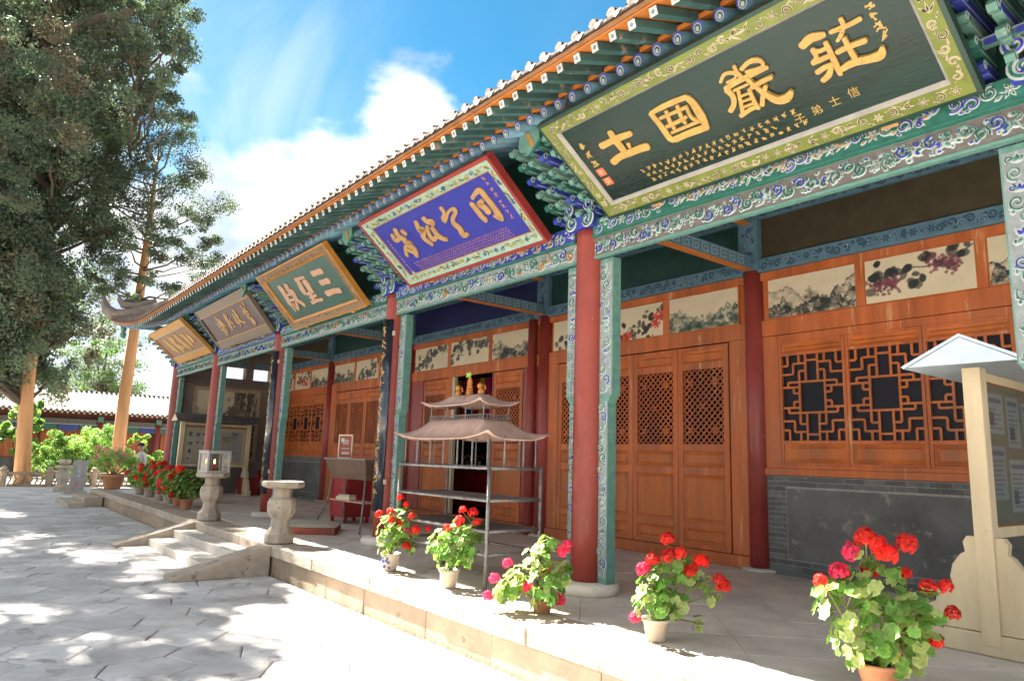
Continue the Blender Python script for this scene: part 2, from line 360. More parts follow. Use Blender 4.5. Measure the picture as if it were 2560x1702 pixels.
for _k in ('leaf', 'leafy'):                              # geranium leaves: pale heart, darker horseshoe zone, pale rim, fan of veins
    _n, _l = M[_k].node_tree.nodes, M[_k].node_tree.links
    _tc = _n.new('ShaderNodeTexCoord'); _ln = _n.new('ShaderNodeVectorMath'); _ln.operation = 'LENGTH'; _l.new(_tc.outputs['Object'], _ln.inputs[0])
    _cr = _n.new('ShaderNodeValToRGB'); _e = _cr.color_ramp.elements; _e[0].position = .1; _e[0].color = (1.15, 1.12, 1.0, 1); _e[1].position = .95; _e[1].color = (1.12, 1.1, 1.1, 1)
    for _p, _v in ((.45, 1.0), (.62, .80), (.78, 1.0)):
        _q = _e.new(_p); _q.color = (_v, _v, _v, 1)
    _l.new(_ln.outputs['Value'], _cr.inputs[0])
    _sx = _n.new('ShaderNodeSeparateXYZ'); _l.new(_tc.outputs['Object'], _sx.inputs[0]); _at = _n.new('ShaderNodeMath'); _at.operation = 'ARCTAN2'; _l.new(_sx.outputs[1], _at.inputs[0]); _l.new(_sx.outputs[0], _at.inputs[1])
    _s1 = _n.new('ShaderNodeMath'); _s1.operation = 'MULTIPLY'; _l.new(_at.outputs[0], _s1.inputs[0]); _s1.inputs[1].default_value = 4.5
    _s2 = _n.new('ShaderNodeMath'); _s2.operation = 'SINE'; _l.new(_s1.outputs[0], _s2.inputs[0])
    _s3 = _n.new('ShaderNodeMapRange'); _l.new(_s2.outputs[0], _s3.inputs[0]); _s3.inputs[1].default_value = .9; _s3.inputs[2].default_value = 1; _s3.inputs[3].default_value = 1; _s3.inputs[4].default_value = 1.15
    _m1 = _n.new('ShaderNodeVectorMath'); _m1.operation = 'SCALE'; _l.new(_cr.outputs[0], _m1.inputs[0]); _l.new(_s3.outputs[0], _m1.inputs['Scale'])
    _P = _n['Principled BSDF']; _src = _P.inputs['Base Color'].links[0].from_socket
    _m2 = _n.new('ShaderNodeVectorMath'); _m2.operation = 'MULTIPLY'; _l.new(_src, _m2.inputs[0]); _l.new(_m1.outputs[0], _m2.inputs[1]); _l.new(_m2.outputs[0], _P.inputs['Base Color'])
# ------------------------------------------------------------------ ground, terrace
G = -0.352
XF, XA, XB, XC, XD, XE = 3.66, 0.0, -3.75, -7.98, -11.86, -15.5
YW = 2.7
def project(p):
    d = Vector(p) - CAM; z = d.dot(CF)
    if z < .2: return None
    return (1280 + 1758.4 * d.dot(CR) / z, 851 - 1758.4 * d.dot(CU) / z, z)
def seen(p, m=60):
    q = project(p)
    return q is not None and -m < q[0] < 2560 + m and -m < q[1] < 1702 + m
def clip(poly, x0, x1, y0, y1):
    def half(pl, ax, v, sg):
        out = []
        for i in range(len(pl)):
            a, b = pl[i], pl[(i + 1) % len(pl)]
            ia, ib = sg * (a[ax] - v) >= 0, sg * (b[ax] - v) >= 0
            if ia: out.append(a)
            if ia != ib:
                t = (v - a[ax]) / (b[ax] - a[ax]); out.append((a[0] + (b[0] - a[0]) * t, a[1] + (b[1] - a[1]) * t))
        return out
    for ax, v, sg in ((0, x0, 1), (0, x1, -1), (1, y0, 1), (1, y1, -1)):
        poly = half(poly, ax, v, sg)
        if len(poly) < 3: return []
    return poly
def paver(mb, poly, z, gap, cham, dep, tilt=0):
    cx = sum(p[0] for p in poly) / len(poly); cy = sum(p[1] for p in poly) / len(poly)
    def ins(d):
        out = []
        for x, y in poly:
            L = math.hypot(x - cx, y - cy) + 1e-6; k = max(L - d, .3 * L) / L
            out.append((cx + (x - cx) * k, cy + (y - cy) * k))
        return out
    a, b = ins(gap), ins(gap + cham); n = len(poly)
    tx, ty = RNG.uniform(-tilt, tilt), RNG.uniform(-tilt, tilt)
    zz = lambda x, y: z + (x - cx) * tx + (y - cy) * ty
    vs = [(x, y, z - dep) for x, y in a] + [(x, y, zz(x, y) - cham * .5) for x, y in a] + [(x, y, zz(x, y)) for x, y in b]
    fs = [tuple(2 * n + i for i in range(n))]
    for k in (0, 1):
        for i in range(n):
            j = (i + 1) % n; fs.append((k * n + i, k * n + j, (k + 1) * n + j, (k + 1) * n + i))
    mb.add(vs, fs)
def lay(polys, z, gap, cham, dep, tilt, material, name, parent, cap=300):
    sc = []
    for pl in polys:
        c = (sum(p[0] for p in pl) / len(pl), sum(p[1] for p in pl) / len(pl), z)
        q = project(c); A = abs(sum(pl[i][0] * pl[i - 1][1] - pl[i - 1][0] * pl[i][1] for i in range(len(pl)))) / 2
        sc.append((A / q[2] ** 3 if seen(c) else 0, pl))
    sc.sort(key=lambda t: -t[0])
    rest = MB()
    for i, (s, pl) in enumerate(sc):
        if i < cap and s > 0:
            mb = MB(); paver(mb, pl, z + RNG.uniform(-.003, .003), gap, cham, dep, tilt); mb.build(name, material, parent)
        else: paver(rest, pl, z + RNG.uniform(-.003, .003), gap, cham, dep, tilt)
    if rest.v: stuff(rest.build(name + 's_beyond', material, parent))
gnd = struct(MB().add([(-400, -400, G - .03), (400, -400, G - .03), (400, 400, G - .03), (-400, 400, G - .03)], [(0, 1, 2, 3)]).build('ground', M['joint']))
def jit(x, y):
    r = random.Random(int(round(x * 50)) * 7919 + int(round(y * 50)) * 104729)
    return x + r.uniform(-.06, .06), y + r.uniform(-.06, .06)
hexes = []
e = .32
for j in range(-22, 9):
    for i in range(-52, 10):
        cx = i * e * math.sqrt(3) + (j % 2) * e * math.sqrt(3) / 2; cy = j * 1.5 * e
        pl = [jit(cx + e * math.sin(k * math.pi / 3), cy + e * math.cos(k * math.pi / 3)) for k in range(6)][::-1]
        if cx > -18.6: pl = clip(pl, -60, 60, -60, -1.3)
        if pl and -28 < cx < 4.5 and cy < 3.6: hexes.append(pl)
lay(hexes, G, .006, .016, .04, .008, M['flag'], 'flagstone', gnd)

ter = struct(MB().box(-18.35, 6.5, -1.26, 9.0, G - .2, -.03).build('terrace', M['joint']))
tiles = []
s = .52 / math.sqrt(2)
for i in range(-60, 40):
    for j in range(-40, 60):
        cx, cy = .31 / 2 + (i + j) * s, .31 / 2 + (i - j) * s
        if not (-19 < cx < 7 and -2 < cy < 4): continue
        pl = clip([(cx + s, cy), (cx, cy + s), (cx - s, cy), (cx, cy - s)], -18.3, 6.4, -.845, 2.72)
        if pl:
            A = abs(sum(pl[k][0] * pl[k - 1][1] - pl[k - 1][0] * pl[k][1] for k in range(len(pl)))) / 2
            if A > .012: tiles.append(pl)
lay(tiles, 0, .002, .0035, .03, .002, M['terrace'], 'floor_tile', ter)
x = -18.35
while x < 6.4:
    w = RNG.uniform(1.0, 1.5); x1 = min(x + w, 6.5)
    MB().box(x + .003, x1 - .003, -1.305 + RNG.uniform(-.006, .006), -.85, -.13, RNG.uniform(-.004, .003)).build('coping_stone', M['coping'], ter, bev=.012)
    x = x1
x = -18.35
while x < 6.4:
    w = RNG.uniform(.8, 1.15); x1 = min(x + w, 6.5)
    if not (x > -7.4 and x1 < -4.6):
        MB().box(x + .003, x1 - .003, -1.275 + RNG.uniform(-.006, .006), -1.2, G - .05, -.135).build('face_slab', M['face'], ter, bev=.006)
    x = x1
# front steps with sloping cheek stones
st = thing('stone_steps', 'low stone stair with two treads between sloping cheek stones', 'steps', (-6.05, -1.85, G))
def stp(name, mb, m, bev=.008):
    o = mb.build(name, m, st, bev=bev); o.matrix_parent_inverse = TR(6.05, 1.85, -G); return o
for z, y0, y1 in ((-.118, -1.62, -1.31), (-.236, -1.965, -1.624)):
    for a, b in ((-7.57, -6.5), (-6.494, -5.3), (-5.294, -4.53)):
        stp('tread', MB().box(a, b, y0, y1, G, z + RNG.uniform(-.002, .002)), M['terrace'])
stp('foot_slab', MB().box(-7.57, -4.53, -2.36, -1.97, G - .03, G + .012), M['terrace'])
for a, b in ((-7.94, -7.58), (-4.52, -4.16)):
    stp('cheek_stone', MB().prism([(-1.308, -.002), (-1.308, G), (-2.42, G), (-2.42, G + .035)], lambda p, q, d: (d, p, q), a, b), M['coping'], .01)
# small end steps
es = thing('end_steps', 'two small stone steps at the far left end of the terrace', 'steps', (-17, -1.6, G))
for n_, bx in (('tread', (-18.2, -16.1, -1.72, -1.31, G, -.13)), ('tread', (-18.2, -15.7, -2.1, -1.724, G, -.245))):
    o = MB().box(*bx).build(n_, M['coping'], es, bev=.01); o.matrix_parent_inverse = TR(17, 1.6, -G)

# ------------------------------------------------------------------ scroll carving
def spiral(mb, cx, cy, R, turns, ang, dr, w, mi, mo, h):
    n = int(9 + turns * 9)
    for wid, m_, hh in ((w * 1.7, mo, h * .55), (w, mi, h)):
        vs = []; fs = []
        for i in range(n + 1):
            t = i / n; r = R * (1 - .82 * t); a = ang + dr * turns * 2 * math.pi * t
            px, py = cx + r * math.cos(a), cy + r * math.sin(a)
            ww = wid * (1 - .35 * t) / 2; nx, ny = math.cos(a), math.sin(a)
            vs += [(px + nx * ww, py + ny * ww, 0), (px, py, hh), (px - nx * ww, py - ny * ww, 0)]
        for i in range(n):
            k = 3 * i
            for q in (0, 1):
                fs.append((k + q, k + q + 1, k + 4 + q, k + 3 + q))
        mb.add(vs, fs, m_)
def leafc(mb, x, y, L, ang, w, mi, mo, h):
    ca, sa = math.cos(ang), math.sin(ang)
    for k, m_, hh in ((1.3, mo, h * .5), (.85, mi, h)):
        pts = [(0, 0), (L * .3, w * .8), (L * .65, w * .7), (L * 1.05, 0), (L * .65, -w * .7), (L * .3, -w * .8)]
        pts = [((a - L * .5) * k + L * .5, b * k) for a, b in pts]
        vs = [(x + a * ca - b * sa, y + a * sa + b * ca, 0) for a, b in pts] + [(x + L * .5 * ca, y + L * .5 * sa, hh)]
        mb.add(vs, [(i, (i + 1) % 6, 6) for i in range(6)], m_)
PALE = 4
# slots: 0 blue 1 green 2 mint 3 ochre 4 white 5 brown
CARV = [M['blue'], M['green'], M['mint'], M['ochre'], M['white'], M['brown']]
def strip(L, Hh, seed, unit, vertical=False, cols=(0, 1, 2, 2, 3), fn=None, h=.018, out=PALE):
    r = random.Random(seed); mb = MB()
    n = max(1, int(L / unit)); dx = L / n
    for i in range(n):
        x = -L / 2 + (i + .5) * dx
        k = r.random(); up = 1 if i % 2 else -1
        R = min(unit * .52, Hh * .46)
        c = r.choice(cols)
        if k < .62:
            spiral(mb, x + r.uniform(-.1, .1) * unit, up * Hh * .12, R, r.uniform(1.0, 1.5), r.uniform(0, 6.28), r.choice((-1, 1)), R * .34, c, out, h)
            leafc(mb, x + dx * .2, -up * Hh * .30, unit * .42, r.uniform(-.6, .6), Hh * .10, r.choice(cols), out, h)
            leafc(mb, x - dx * .45, up * Hh * .34, unit * .36, r.uniform(-.6, .6), Hh * .09, r.choice(cols), out, h)
        elif k < .85:
            for q in range(3):
                leafc(mb, x - dx * .3, 0, unit * .7, (-.7 + .7 * q) + (math.pi if r.random() < .4 else 0), Hh * .13, r.choice(cols), out, h)
            spiral(mb, x, -up * Hh * .25, R * .5, 1.0, r.uniform(0, 6), 1, R * .25, r.choice(cols), out, h)
        else:
            for q in range(6):
                a = q * math.pi / 3
                leafc(mb, x + math.cos(a) * R * .25, math.cos(0) * math.sin(a) * R * .25, R * .75, a, R * .22, c, out, h)
            leafc(mb, x - R * .15, 0, R * .3, 0, R * .2, 3, out, h * 1.4)
    if vertical: mb.v = [(y, x, z) for x, y, z in mb.v]; mb.f = [tuple(reversed(f)) for f in mb.f]
    return mb
def onfront(mb, x, y, z):           # strip plane -> facade plane facing -Y
    mb.v = [(x + a, y - c, z + b) for a, b, c in mb.v]; return mb

# ------------------------------------------------------------------ the hall
hall = thing('temple_hall', 'long painted temple hall with red columns, carved lintels and deep tiled eaves', 'temple', (-6, 1.3, 0))
HI = TR(6, -1.3, 0)
def hp(name, mb_or_me, mats=None, smooth=False, bev=0, mw=None, parent=None):
    me = mb_or_me.mesh(name, mats, smooth) if isinstance(mb_or_me, MB) else mb_or_me
    o = put(name, me, parent or hall, bev)
    if mw is not None: o.matrix_basis = mw
    if parent is None: o.matrix_parent_inverse = HI
    return o
col_me = MB().lathe([(.146, .10), (.146, .6), (.144, 1.8), (.139, 3.22), (.139, 3.30)], 28).mesh('column', M['red'], True)
base_me = MB().lathe([(.27, 0), (.285, .03), (.285, .075), (.26, .10), (.15, .105)], 28).mesh('column_base', M['terrace'], True)
colb_me = MB().lathe([(.122, .02), (.119, 1.8), (.116, 3.43)], 24).mesh('column', M['dred'], True)
# carved boards standing against each column: front carving and green edge
wing = {}
for sgn in (1, -1):
    mb = MB()
    a, b, c = .125, .25, .30
    mb.prism([(a, .1), (b, .1), (b, 1.66), (b + .02, 1.70), (c, 1.74), (c, 2.96), (c, 3.0), (a, 3.0), (a, 2.0)][::sgn],
             lambda p, q, d: (sgn * p, d, q), -.012, .092, 0)
    wing[sgn] = mb.mesh('carved_board', M['mint'])
wcar = {}
for sgn in (1, -1):
    mb = MB()
    for z0, z1, x0, x1 in ((.14, 1.66, .135, .244), (1.74, 2.96, .135, .29)):
        sp = strip(z1 - z0, x1 - x0, 11 + sgn, .085, True, (0, 1, 2, 2, 2), h=.014)
        o0 = [(sgn * (x0 + x1) / 2 + p, -.014 - d, (z0 + z1) / 2 + q) for p, q, d in sp.v]
        mb.add(o0, sp.f); mb.m[-len(sp.m):] = sp.m
        mb.add([(sgn * x0, -.0135, z0), (sgn * x1, -.0135, z0), (sgn * x1, -.0135, z1), (sgn * x0, -.0135, z1)], [(0, 1, 2, 3)[::sgn]], 5)
    wcar[sgn] = mb.mesh('carving', CARV[:5] + [M['cground']])
# bracket set over a column
bs = MB()
for t in range(6):
    z = 3.46 + t * .105; yt = -.16 - t * .115
    for k, xo in enumerate((-.31, -.155, 0, .155, .31)):
        cc_ = (0, 1, 2)[(t + k) % 3]
        # arm with a hooked tip, seen in profile
        hook = [(.06, z + .04), (yt + .03, z + .04), (yt - .02, z + .03), (yt - .045, z - .005), (yt - .02, z - .04), (yt + .02, z - .035), (yt + .03, z - .005), (yt + .06, z - .03), (yt + .12, z - .038), (.06, z - .038)]
        bs.prism(hook, lambda p, q, d: (d, p, q), xo - .026, xo + .026, cc_, 2 if k % 2 else cc_)
        for sd in (-1, 1):
            sp = MB(); spiral(sp, 0, 0, .034, 1.15, .6, 1, .012, 4, 2, .004)
            bs.add([(xo + sd * (.0265 + c), yt - .003 + a, z - .0 + b) for a, b, c in sp.v], sp.f); bs.m[-len(sp.m):] = sp.m
            bs.add([(xo + sd * .0272, yt + .05, z - .034), (xo + sd * .0272, .05, z - .034), (xo + sd * .0272, .05, z - .024), (xo + sd * .0272, yt + .05, z - .024)], [(0, 1, 2, 3)], 4)
            bs.add([(xo + sd * .0272, yt + .03, z + .028), (xo + sd * .0272, .05, z + .028), (xo + sd * .0272, .05, z + .036), (xo + sd * .0272, yt + .03, z + .036)], [(0, 1, 2, 3)], 4)
    if t % 2:
        bs.box(-.37, .37, yt + .09, yt + .13, z + .0, z + .06, 2)
        bs.box(-.375, .375, yt + .085, yt + .089, z + .045, z + .056, 4)
        for xo in (-.24, -.08, .08, .24): bs.box(xo - .03, xo + .03, yt + .075, yt + .0845, z + .005, z + .04, (0, 1)[int(xo > 0)])
bs.box(-.17, .17, -.16, .1, 3.305, 3.43, 0)
for sx in (-.1, .1):
    sp = MB(); spiral(sp, 0, 0, .075, 1.3, 2 if sx < 0 else 1, 1 if sx < 0 else -1, .03, 1, 4, .02)
    o0 = len(bs.v); bs.add([(sx + a, -.163 - c, 3.375 + b) for a, b, c in sp.v], sp.f); bs.m[-len(sp.m):] = sp.m
    sp = MB(); spiral(sp, 0, 0, .07, 1.3, 1, 1, .03, 0, 4, .02)
    bs.add([(sx * 1.3 + a, -.17 - c, 3.52 + b) for a, b, c in sp.v], sp.f); bs.m[-len(sp.m):] = sp.m
# heraldic shield panel above the arms
bs.prism([(-.13, 4.08), (-.15, 3.96), (0, 3.84), (.15, 3.96), (.13, 4.08)][::-1], lambda p, q, d: (p, -.78 + .9 * (4.1 - q) * 0 + d, q), -.03, .0, 2, 1)
bs.prism([(-.05, 4.05), (.04, 3.9), (.08, 3.93), (.0, 4.06)][::-1], lambda p, q, d: (p, -.785 + d, q), -.03, -.025, 3)
bs_me = bs.mesh('bracket_set', CARV)
for i, X in enumerate((XF, XA, XB, XC, XD, XE)):
    c = hp('column', col_me, mw=TR(X, 0, 0)); put('column_base', base_me, c)
    for sgn in (1, -1):
        if (X == XE and sgn < 0) or (X == XF and sgn > 0): continue
        w_ = hp('carved_board', wing[sgn], mw=TR(X, 0, 0)); put('carving', wcar[sgn], w_)
    hp('bracket_set', bs_me, mw=TR(X, 0, 0))
    c2 = hp('column', colb_me, mw=TR(X, YW + .03, 0)); c2['label'] = 'dark red inner column set into the hall front'
    put('column_base', base_me, c2, mw=Matrix.Diagonal((.75, .75, .35, 1)))
bays = [(XF, XA), (XA, XB), (XB, XC), (XC, XD), (XD, XE)]
for bi, (xr, xl) in enumerate(bays):
    L = xr - xl - .24; xm = (xr + xl) / 2
    lt = hp('lintel', MB().box(xl + .12, xr - .12, -.07, -.03, 3.02, 3.205).box(xl + .12, xr - .12, -.08, -.03, 3.004, 3.022), M['mint'])
    a = strip(L - .05, .165, 100 + bi, .085 if bi != 1 else .11, cols=(1, 2, 2, 0, 3) if bi != 0 else (1, 2, 0, 0, 1), h=.024)
    a2 = strip(L - .05, .15, 150 + bi, .06, cols=(2, 1, 4, 2), h=.016); a.add(a2.v, a2.f); a.m[-len(a2.m):] = a2.m
    onfront(a, xm, -.071, 3.112); a.add([(xl + .13, -.0708, 3.03), (xr - .13, -.0708, 3.03), (xr - .13, -.0708, 3.2), (xl + .13, -.0708, 3.2)], [(0, 1, 2, 3)], 5)
    put('carving', a.mesh('carving', CARV if bi == 0 else CARV[:5] + [M['cground']]), lt)
    pb = hp('painted_beam', MB().box(xl + .12, xr - .12, -.10, .1, 3.21, 3.375).box(xl + .12, xr - .12, -.115, .1, 3.206, 3.218), M['green'])
    a = strip(L - .05, .14, 200 + bi, .095, cols=(0, 0, 1, 2, 3), h=.012)
    onfront(a, xm, -.101, 3.297); a.add([(xl + .13, -.1006, 3.225), (xr - .13, -.1006, 3.225), (xr - .13, -.1006, 3.37), (xl + .13, -.1006, 3.37)], [(0, 1, 2, 3)], 0 if bi % 2 else 1)
    # brocade lozenge patch in the middle of the beam
    x = xm - .75
    for k in range(12):
        for q, (dx, dz, m_) in enumerate(((0, .035, 3), (.06, -.035, 4), (.06, .035, 2), (0, -.035, 3))):
            leafc(a_ := MB(), 0, 0, .06, .8 if q % 2 else -.8, .012, m_, 4, .016)
            a.add([(x + dx + u, -.1025 - w, 3.297 + dz + v) for u, v, w in a_.v], a_.f); a.m[-len(a_.m):] = a_.m
        x += .125
    put('carving', a.mesh('carving', CARV), pb)
    hp('eave_backing', MB().box(xl + .0, xr - .0, .105, .14, 3.38, 4.6), M['dgreen'])
# -------- eave: rafters, boards, tiles
def lift(X):
    t = max(0.0, (-12.6 - X) / 3.7); return .40 * min(t, 1.15) ** 2, -.10 * min(t, 1.15) ** 2
rr_ = MB()
sl = .42
def rp(y, z0, s_): return (0, y, z0 + (y + 1.0) * s_)
rr_.tube([(0, -1.0, 4.03), (0, .7, 4.03 + 1.7 * sl)], .046, 10, 0)
nrm = Vector((0, -1, -sl)).normalized(); upv = Vector((0, -sl, 1)).normalized(); sxv = Vector((1, 0, 0))
def disc(mb, r, off, up, mi, sy=1.0, n=12):
    c = Vector((0, -1.0, 4.03)) + nrm * off + upv * up
    mb.add([c + sxv * (r * math.cos(q * 2 * math.pi / n)) + upv * (r * sy * math.sin(q * 2 * math.pi / n)) for q in range(n)], [tuple(range(n))[::-1]], mi)
disc(rr_, .044, .002, 0, 1); disc(rr_, .032, .004, -.006, 2, 1.1); disc(rr_, .024, .006, -.008, 3, 1.15); disc(rr_, .014, .008, -.012, 2, 1.2)
rr_me = rr_.mesh('round_rafter', [M['rafter'], M['blue'], M['white'], M['dgreen']])
for p in rr_me.polygons:
    if p.material_index == 0 and len(p.vertices) == 4: p.use_smooth = True
fr_ = MB().bar((0, -1.42, 3.965), (0, -.5, 3.965 + .92 * .36), .062, .056, mi=0)
q0 = Vector((0, -1.42, 3.965)); d0 = Vector((0, 1, .36)).normalized(); u0 = Vector((0, -.36, 1)).normalized()
fr_.add([q0 - d0 * .003 + sxv * (a * .030) + u0 * (b * .030) for a, b in ((-1, -1), (1, -1), (1, 1), (-1, 1))], [(0, 1, 2, 3)], 1)
fr_.add([q0 - d0 * .005 + sxv * (a * .017) + u0 * (b * .017) for a, b in ((-1, 0), (0, -1), (1, 0), (0, 1))], [(0, 1, 2, 3)], 2)
fr_me = fr_.mesh('flying_rafter', [M['flyraf'], M['raftend'], M['rafter']])
X = 5.5; k = 0
while X > -16.35:
    dz, dy = lift(X)
    hp('round_rafter', rr_me, mw=TR(X + RNG.uniform(-.006, .006), dy, dz))
    hp('flying_rafter', fr_me, mw=TR(X - .03 + RNG.uniform(-.006, .006), dy * 1.3, dz * 1.05 + RNG.uniform(-.004, .004)))
    X -= .175
xs = [5.6 - .4 * i for i in range(56)]
def sheet(prof_lo, prof_hi, mi=0):
    mb = MB(); n = len(prof_lo)
    for X in xs:
        dz, dy = lift(X)
        for prof in (prof_lo, prof_hi):
            for y, z in prof:
                kf = max(0, min(1, (1.2 - y) / 2.6)); mb.v.append((X, y + dy * 1.3 * kf, z + dz * kf))
    W = 2 * n
    for i in range(len(xs) - 1):
        a, b = i * W, (i + 1) * W
        for k in range(n - 1):
            mb.f.append((a + k, b + k, b + k + 1, a + k + 1)); mb.f.append((a + n + k, a + n + k + 1, b + n + k + 1, b + n + k))
        mb.f.append((a, a + n, b + n, b)); mb.f.append((a + n - 1, b + n - 1, b + 2 * n - 1, a + 2 * n - 1))
    for a in (0, (len(xs) - 1) * W):
        for k in range(n - 1): mb.f.append((a + k, a + k + 1, a + n + k + 1, a + n + k))
    mb.m = [mi] * len(mb.f); return mb
hp('eave_plank', sheet([(-1.452, 3.995), (-.5, 4.335), (.2, 4.60)], [(-1.452, 4.007), (-.5, 4.355), (.2, 4.62)]), M['eave'])
hp('rafter_plank', sheet([(-.95, 4.102), (-.2, 4.417), (.7, 4.795)], [(-.95, 4.112), (-.2, 4.427), (.7, 4.805)]), M['eave'])
hp('eave_beam', sheet([(-.995, 4.085), (-.955, 4.10)], [(-.995, 4.125), (-.955, 4.14)]), M['eave'])
hp('edge_beam', sheet([(-1.475, 4.008), (-1.42, 4.02)], [(-1.475, 4.034), (-1.42, 4.05)]), M['edgeb'])
hp('roof_slab', sheet([(-1.50, 4.036), (-.5, 4.40), (1.0, 5.05), (3.6, 6.5)], [(-1.50, 4.056), (-.5, 4.42), (1.0, 5.07), (3.6, 6.52)]), M['tile'])
prof = [(-1.455, 4.09), (-1.0, 4.25), (-.5, 4.435), (.3, 4.79), (1.0, 5.095), (2.3, 5.82), (3.6, 6.55)]
tr = MB(); n = 7
for y, z in prof:
    for q in range(n):
        a = math.pi * q / (n - 1); tr.v.append((.058 * math.cos(a), y, z + .058 * math.sin(a)))
for i in range(len(prof) - 1):
    for q in range(n - 1): tr.f.append((i * n + q, (i + 1) * n + q, (i + 1) * n + q + 1, i * n + q + 1)); tr.m.append(0)
tr.lathe([(.036, 0), (.036, .012)], 12); nv = 24
tr.v[-nv:] = [(a, -1.458 - c, 4.112 + b) for a, b, c in tr.v[-nv:]]; tr.m[-14:] = [1] * 14
# drip tile between the rows
tr.add([(.05, -1.50, 4.072), (.125, -1.50, 4.072), (.0875, -1.515, 4.012), (.065, -1.51, 4.03), (.11, -1.51, 4.03)], [(0, 3, 4, 1), (3, 2, 4)], 1)
tr.add([(.05, -1.494, 4.072), (.125, -1.494, 4.072), (.0875, -1.509, 4.012), (.065, -1.504, 4.03), (.11, -1.504, 4.03)], [(1, 4, 3, 0), (4, 2, 3)], 1)
tr_me = tr.mesh('tile_row', [M['tile'], M['tilepink']])
X = 5.5
while X > -16.4:
    dz, dy = lift(X)
    o = hp('tile_row', tr_me, mw=TR(X + RNG.uniform(-.008, .008), dy * 1.3, dz + RNG.uniform(-.006, .006)))
    X -= .175
# upturned left corner: hip beam and curled ridge ends
def horn(pts, wid, hgt, name, m):
    mb = MB(); n = len(pts)
    for i, (p, s_) in enumerate(pts):
        p = Vector(p); t = (Vector(pts[min(i + 1, n - 1)][0]) - Vector(pts[max(i - 1, 0)][0])).normalized()
        sd = t.cross(Vector((0, 0, 1))).normalized(); u_ = sd.cross(t)
        for a, b in ((-1, -1), (1, -1), (1.15, .1), (.7, 1), (-.7, 1), (-1.15, .1)): mb.v.append(tuple(p + sd * (a * wid * s_) + u_ * (b * hgt * s_)))
    for i in range(n - 1):
        for k in range(6):
            j = (k + 1) % 6; mb.f.append((i * 6 + k, i * 6 + j, (i + 1) * 6 + j, (i + 1) * 6 + k))
    mb.f += [tuple(range(6))[::-1], tuple((n - 1) * 6 + k for k in range(6))]; mb.m = [0] * len(mb.f)
    return hp(name, mb, m, True)
horn([((-13.6, 0.4, 5.15), .9), ((-15.0, -.7, 4.72), 1), ((-15.9, -1.25, 4.58), 1), ((-16.5, -1.52, 4.62), 1), ((-16.95, -1.66, 4.82), .85), ((-17.2, -1.72, 5.1), .5), ((-17.25, -1.73, 5.2), .35)], .10, .15, 'corner_ridge', M['tile'])
horn([((-15.6, -.75, 4.95), .8), ((-16.1, -1.1, 4.86), .9), ((-16.5, -1.32, 4.92), .8), ((-16.75, -1.42, 5.12), .5), ((-16.8, -1.43, 5.24), .3)], .08, .11, 'corner_ridge', M['tile'])
horn([((-15.5, -.5, 4.27), 1), ((-16.05, -1.2, 4.30), 1), ((-16.35, -1.5, 4.38), .9)], .05, .06, 'hip_beam', M['rafter'])
hp('corner_pendant', MB().lathe([(.03, 0), (.07, .03), (.08, .1), (.05, .16), (.07, .22), (.07, .3)], 10, (-16.15, -1.32, 3.98)), M['mint'], True)
# -------- hall front: frames, doors, windows, paintings
def noise2(nx, ny, fx, fy, seed, oct_=4):
    r = np.random.RandomState(seed); out = np.zeros((ny, nx)); amp = 1.0; tot = 0
    for o in range(oct_):
        gx, gy = int(fx * 2 ** o) + 2, int(fy * 2 ** o) + 2
        g = r.rand(gy + 1, gx + 1)
        X = np.linspace(0, gx - 1e-6, nx); Y = np.linspace(0, gy - 1e-6, ny)
        x0 = X.astype(int); y0 = Y.astype(int); tx = X - x0; ty = (Y - y0)[:, None]
        tx = tx * tx * (3 - 2 * tx); ty = ty * ty * (3 - 2 * ty)
        a = g[np.ix_(y0, x0)] * (1 - tx) + g[np.ix_(y0, x0 + 1)] * tx
        b = g[np.ix_(y0 + 1, x0)] * (1 - tx) + g[np.ix_(y0 + 1, x0 + 1)] * tx
        out += amp * (a * (1 - ty) + b * ty); tot += amp; amp *= .55
    return out / tot
def canvas(nx, ny, col): return np.tile(np.array(col, float), (ny, nx, 1))
def inkover(c, a, col): a = np.clip(a, 0, 1)[..., None]; return c * (1 - a) + np.array(col) * a
def landscape(nx, ny, seed, green=0.0):
    r = np.random.RandomState(seed); c = canvas(nx, ny, (.60, .52, .37)); c *= (.9 + .2 * noise2(nx, ny, 3, 2, seed + 9))[..., None]
    yy = np.linspace(0, 1, ny)[:, None]; xx = np.linspace(0, 1, nx)[None]
    for k in range(4):
        n1 = noise2(nx, 1, 4 + 2 * k, 1, seed * 13 + k, 5)[0]
        lean = (1 - xx[0]) if (seed + k) % 2 else xx[0]
        top = .12 + (.62 - .13 * k) * lean ** 1.3 + (n1 - .5) * .8
        n = noise2(nx, ny, 12, 8, seed * 7 + k, 5); d = top[None] - yy
        edge = np.exp(-np.clip(d, 0, 1) * (6 + 3 * k)); crag = np.clip(1.3 - np.abs(n - .5) / .028, 0, 1) + np.clip((n - .55) * 9, 0, 1) * .8
        a = (d > 0) * (np.exp(-np.clip(d, 0, 1) * 30) * .9 + edge * .45 + crag * np.exp(-np.clip(d - .1, 0, 1) * 1.6) * .9) * np.clip(.5 + .25 * k, 0, 1)
        c = inkover(c, a, (.035 + .02 * green, .04 + .06 * green, .045 + .045 * green))
    for k in range(14):                                # pines and huts
        x, y, s_ = r.rand(), r.rand() * .5, .04 + .07 * r.rand()
        n = noise2(nx, ny, 18, 10, seed * 5 + k, 3)
        d = ((xx - x) / s_ * 1.0) ** 2 + ((yy - y) / (s_ * 2.2)) ** 2
        c = inkover(c, np.clip(1.6 - d - 1.6 * n, 0, 1) * .95, (.02, .03 + .03 * green, .03 + .02 * green))
    return c
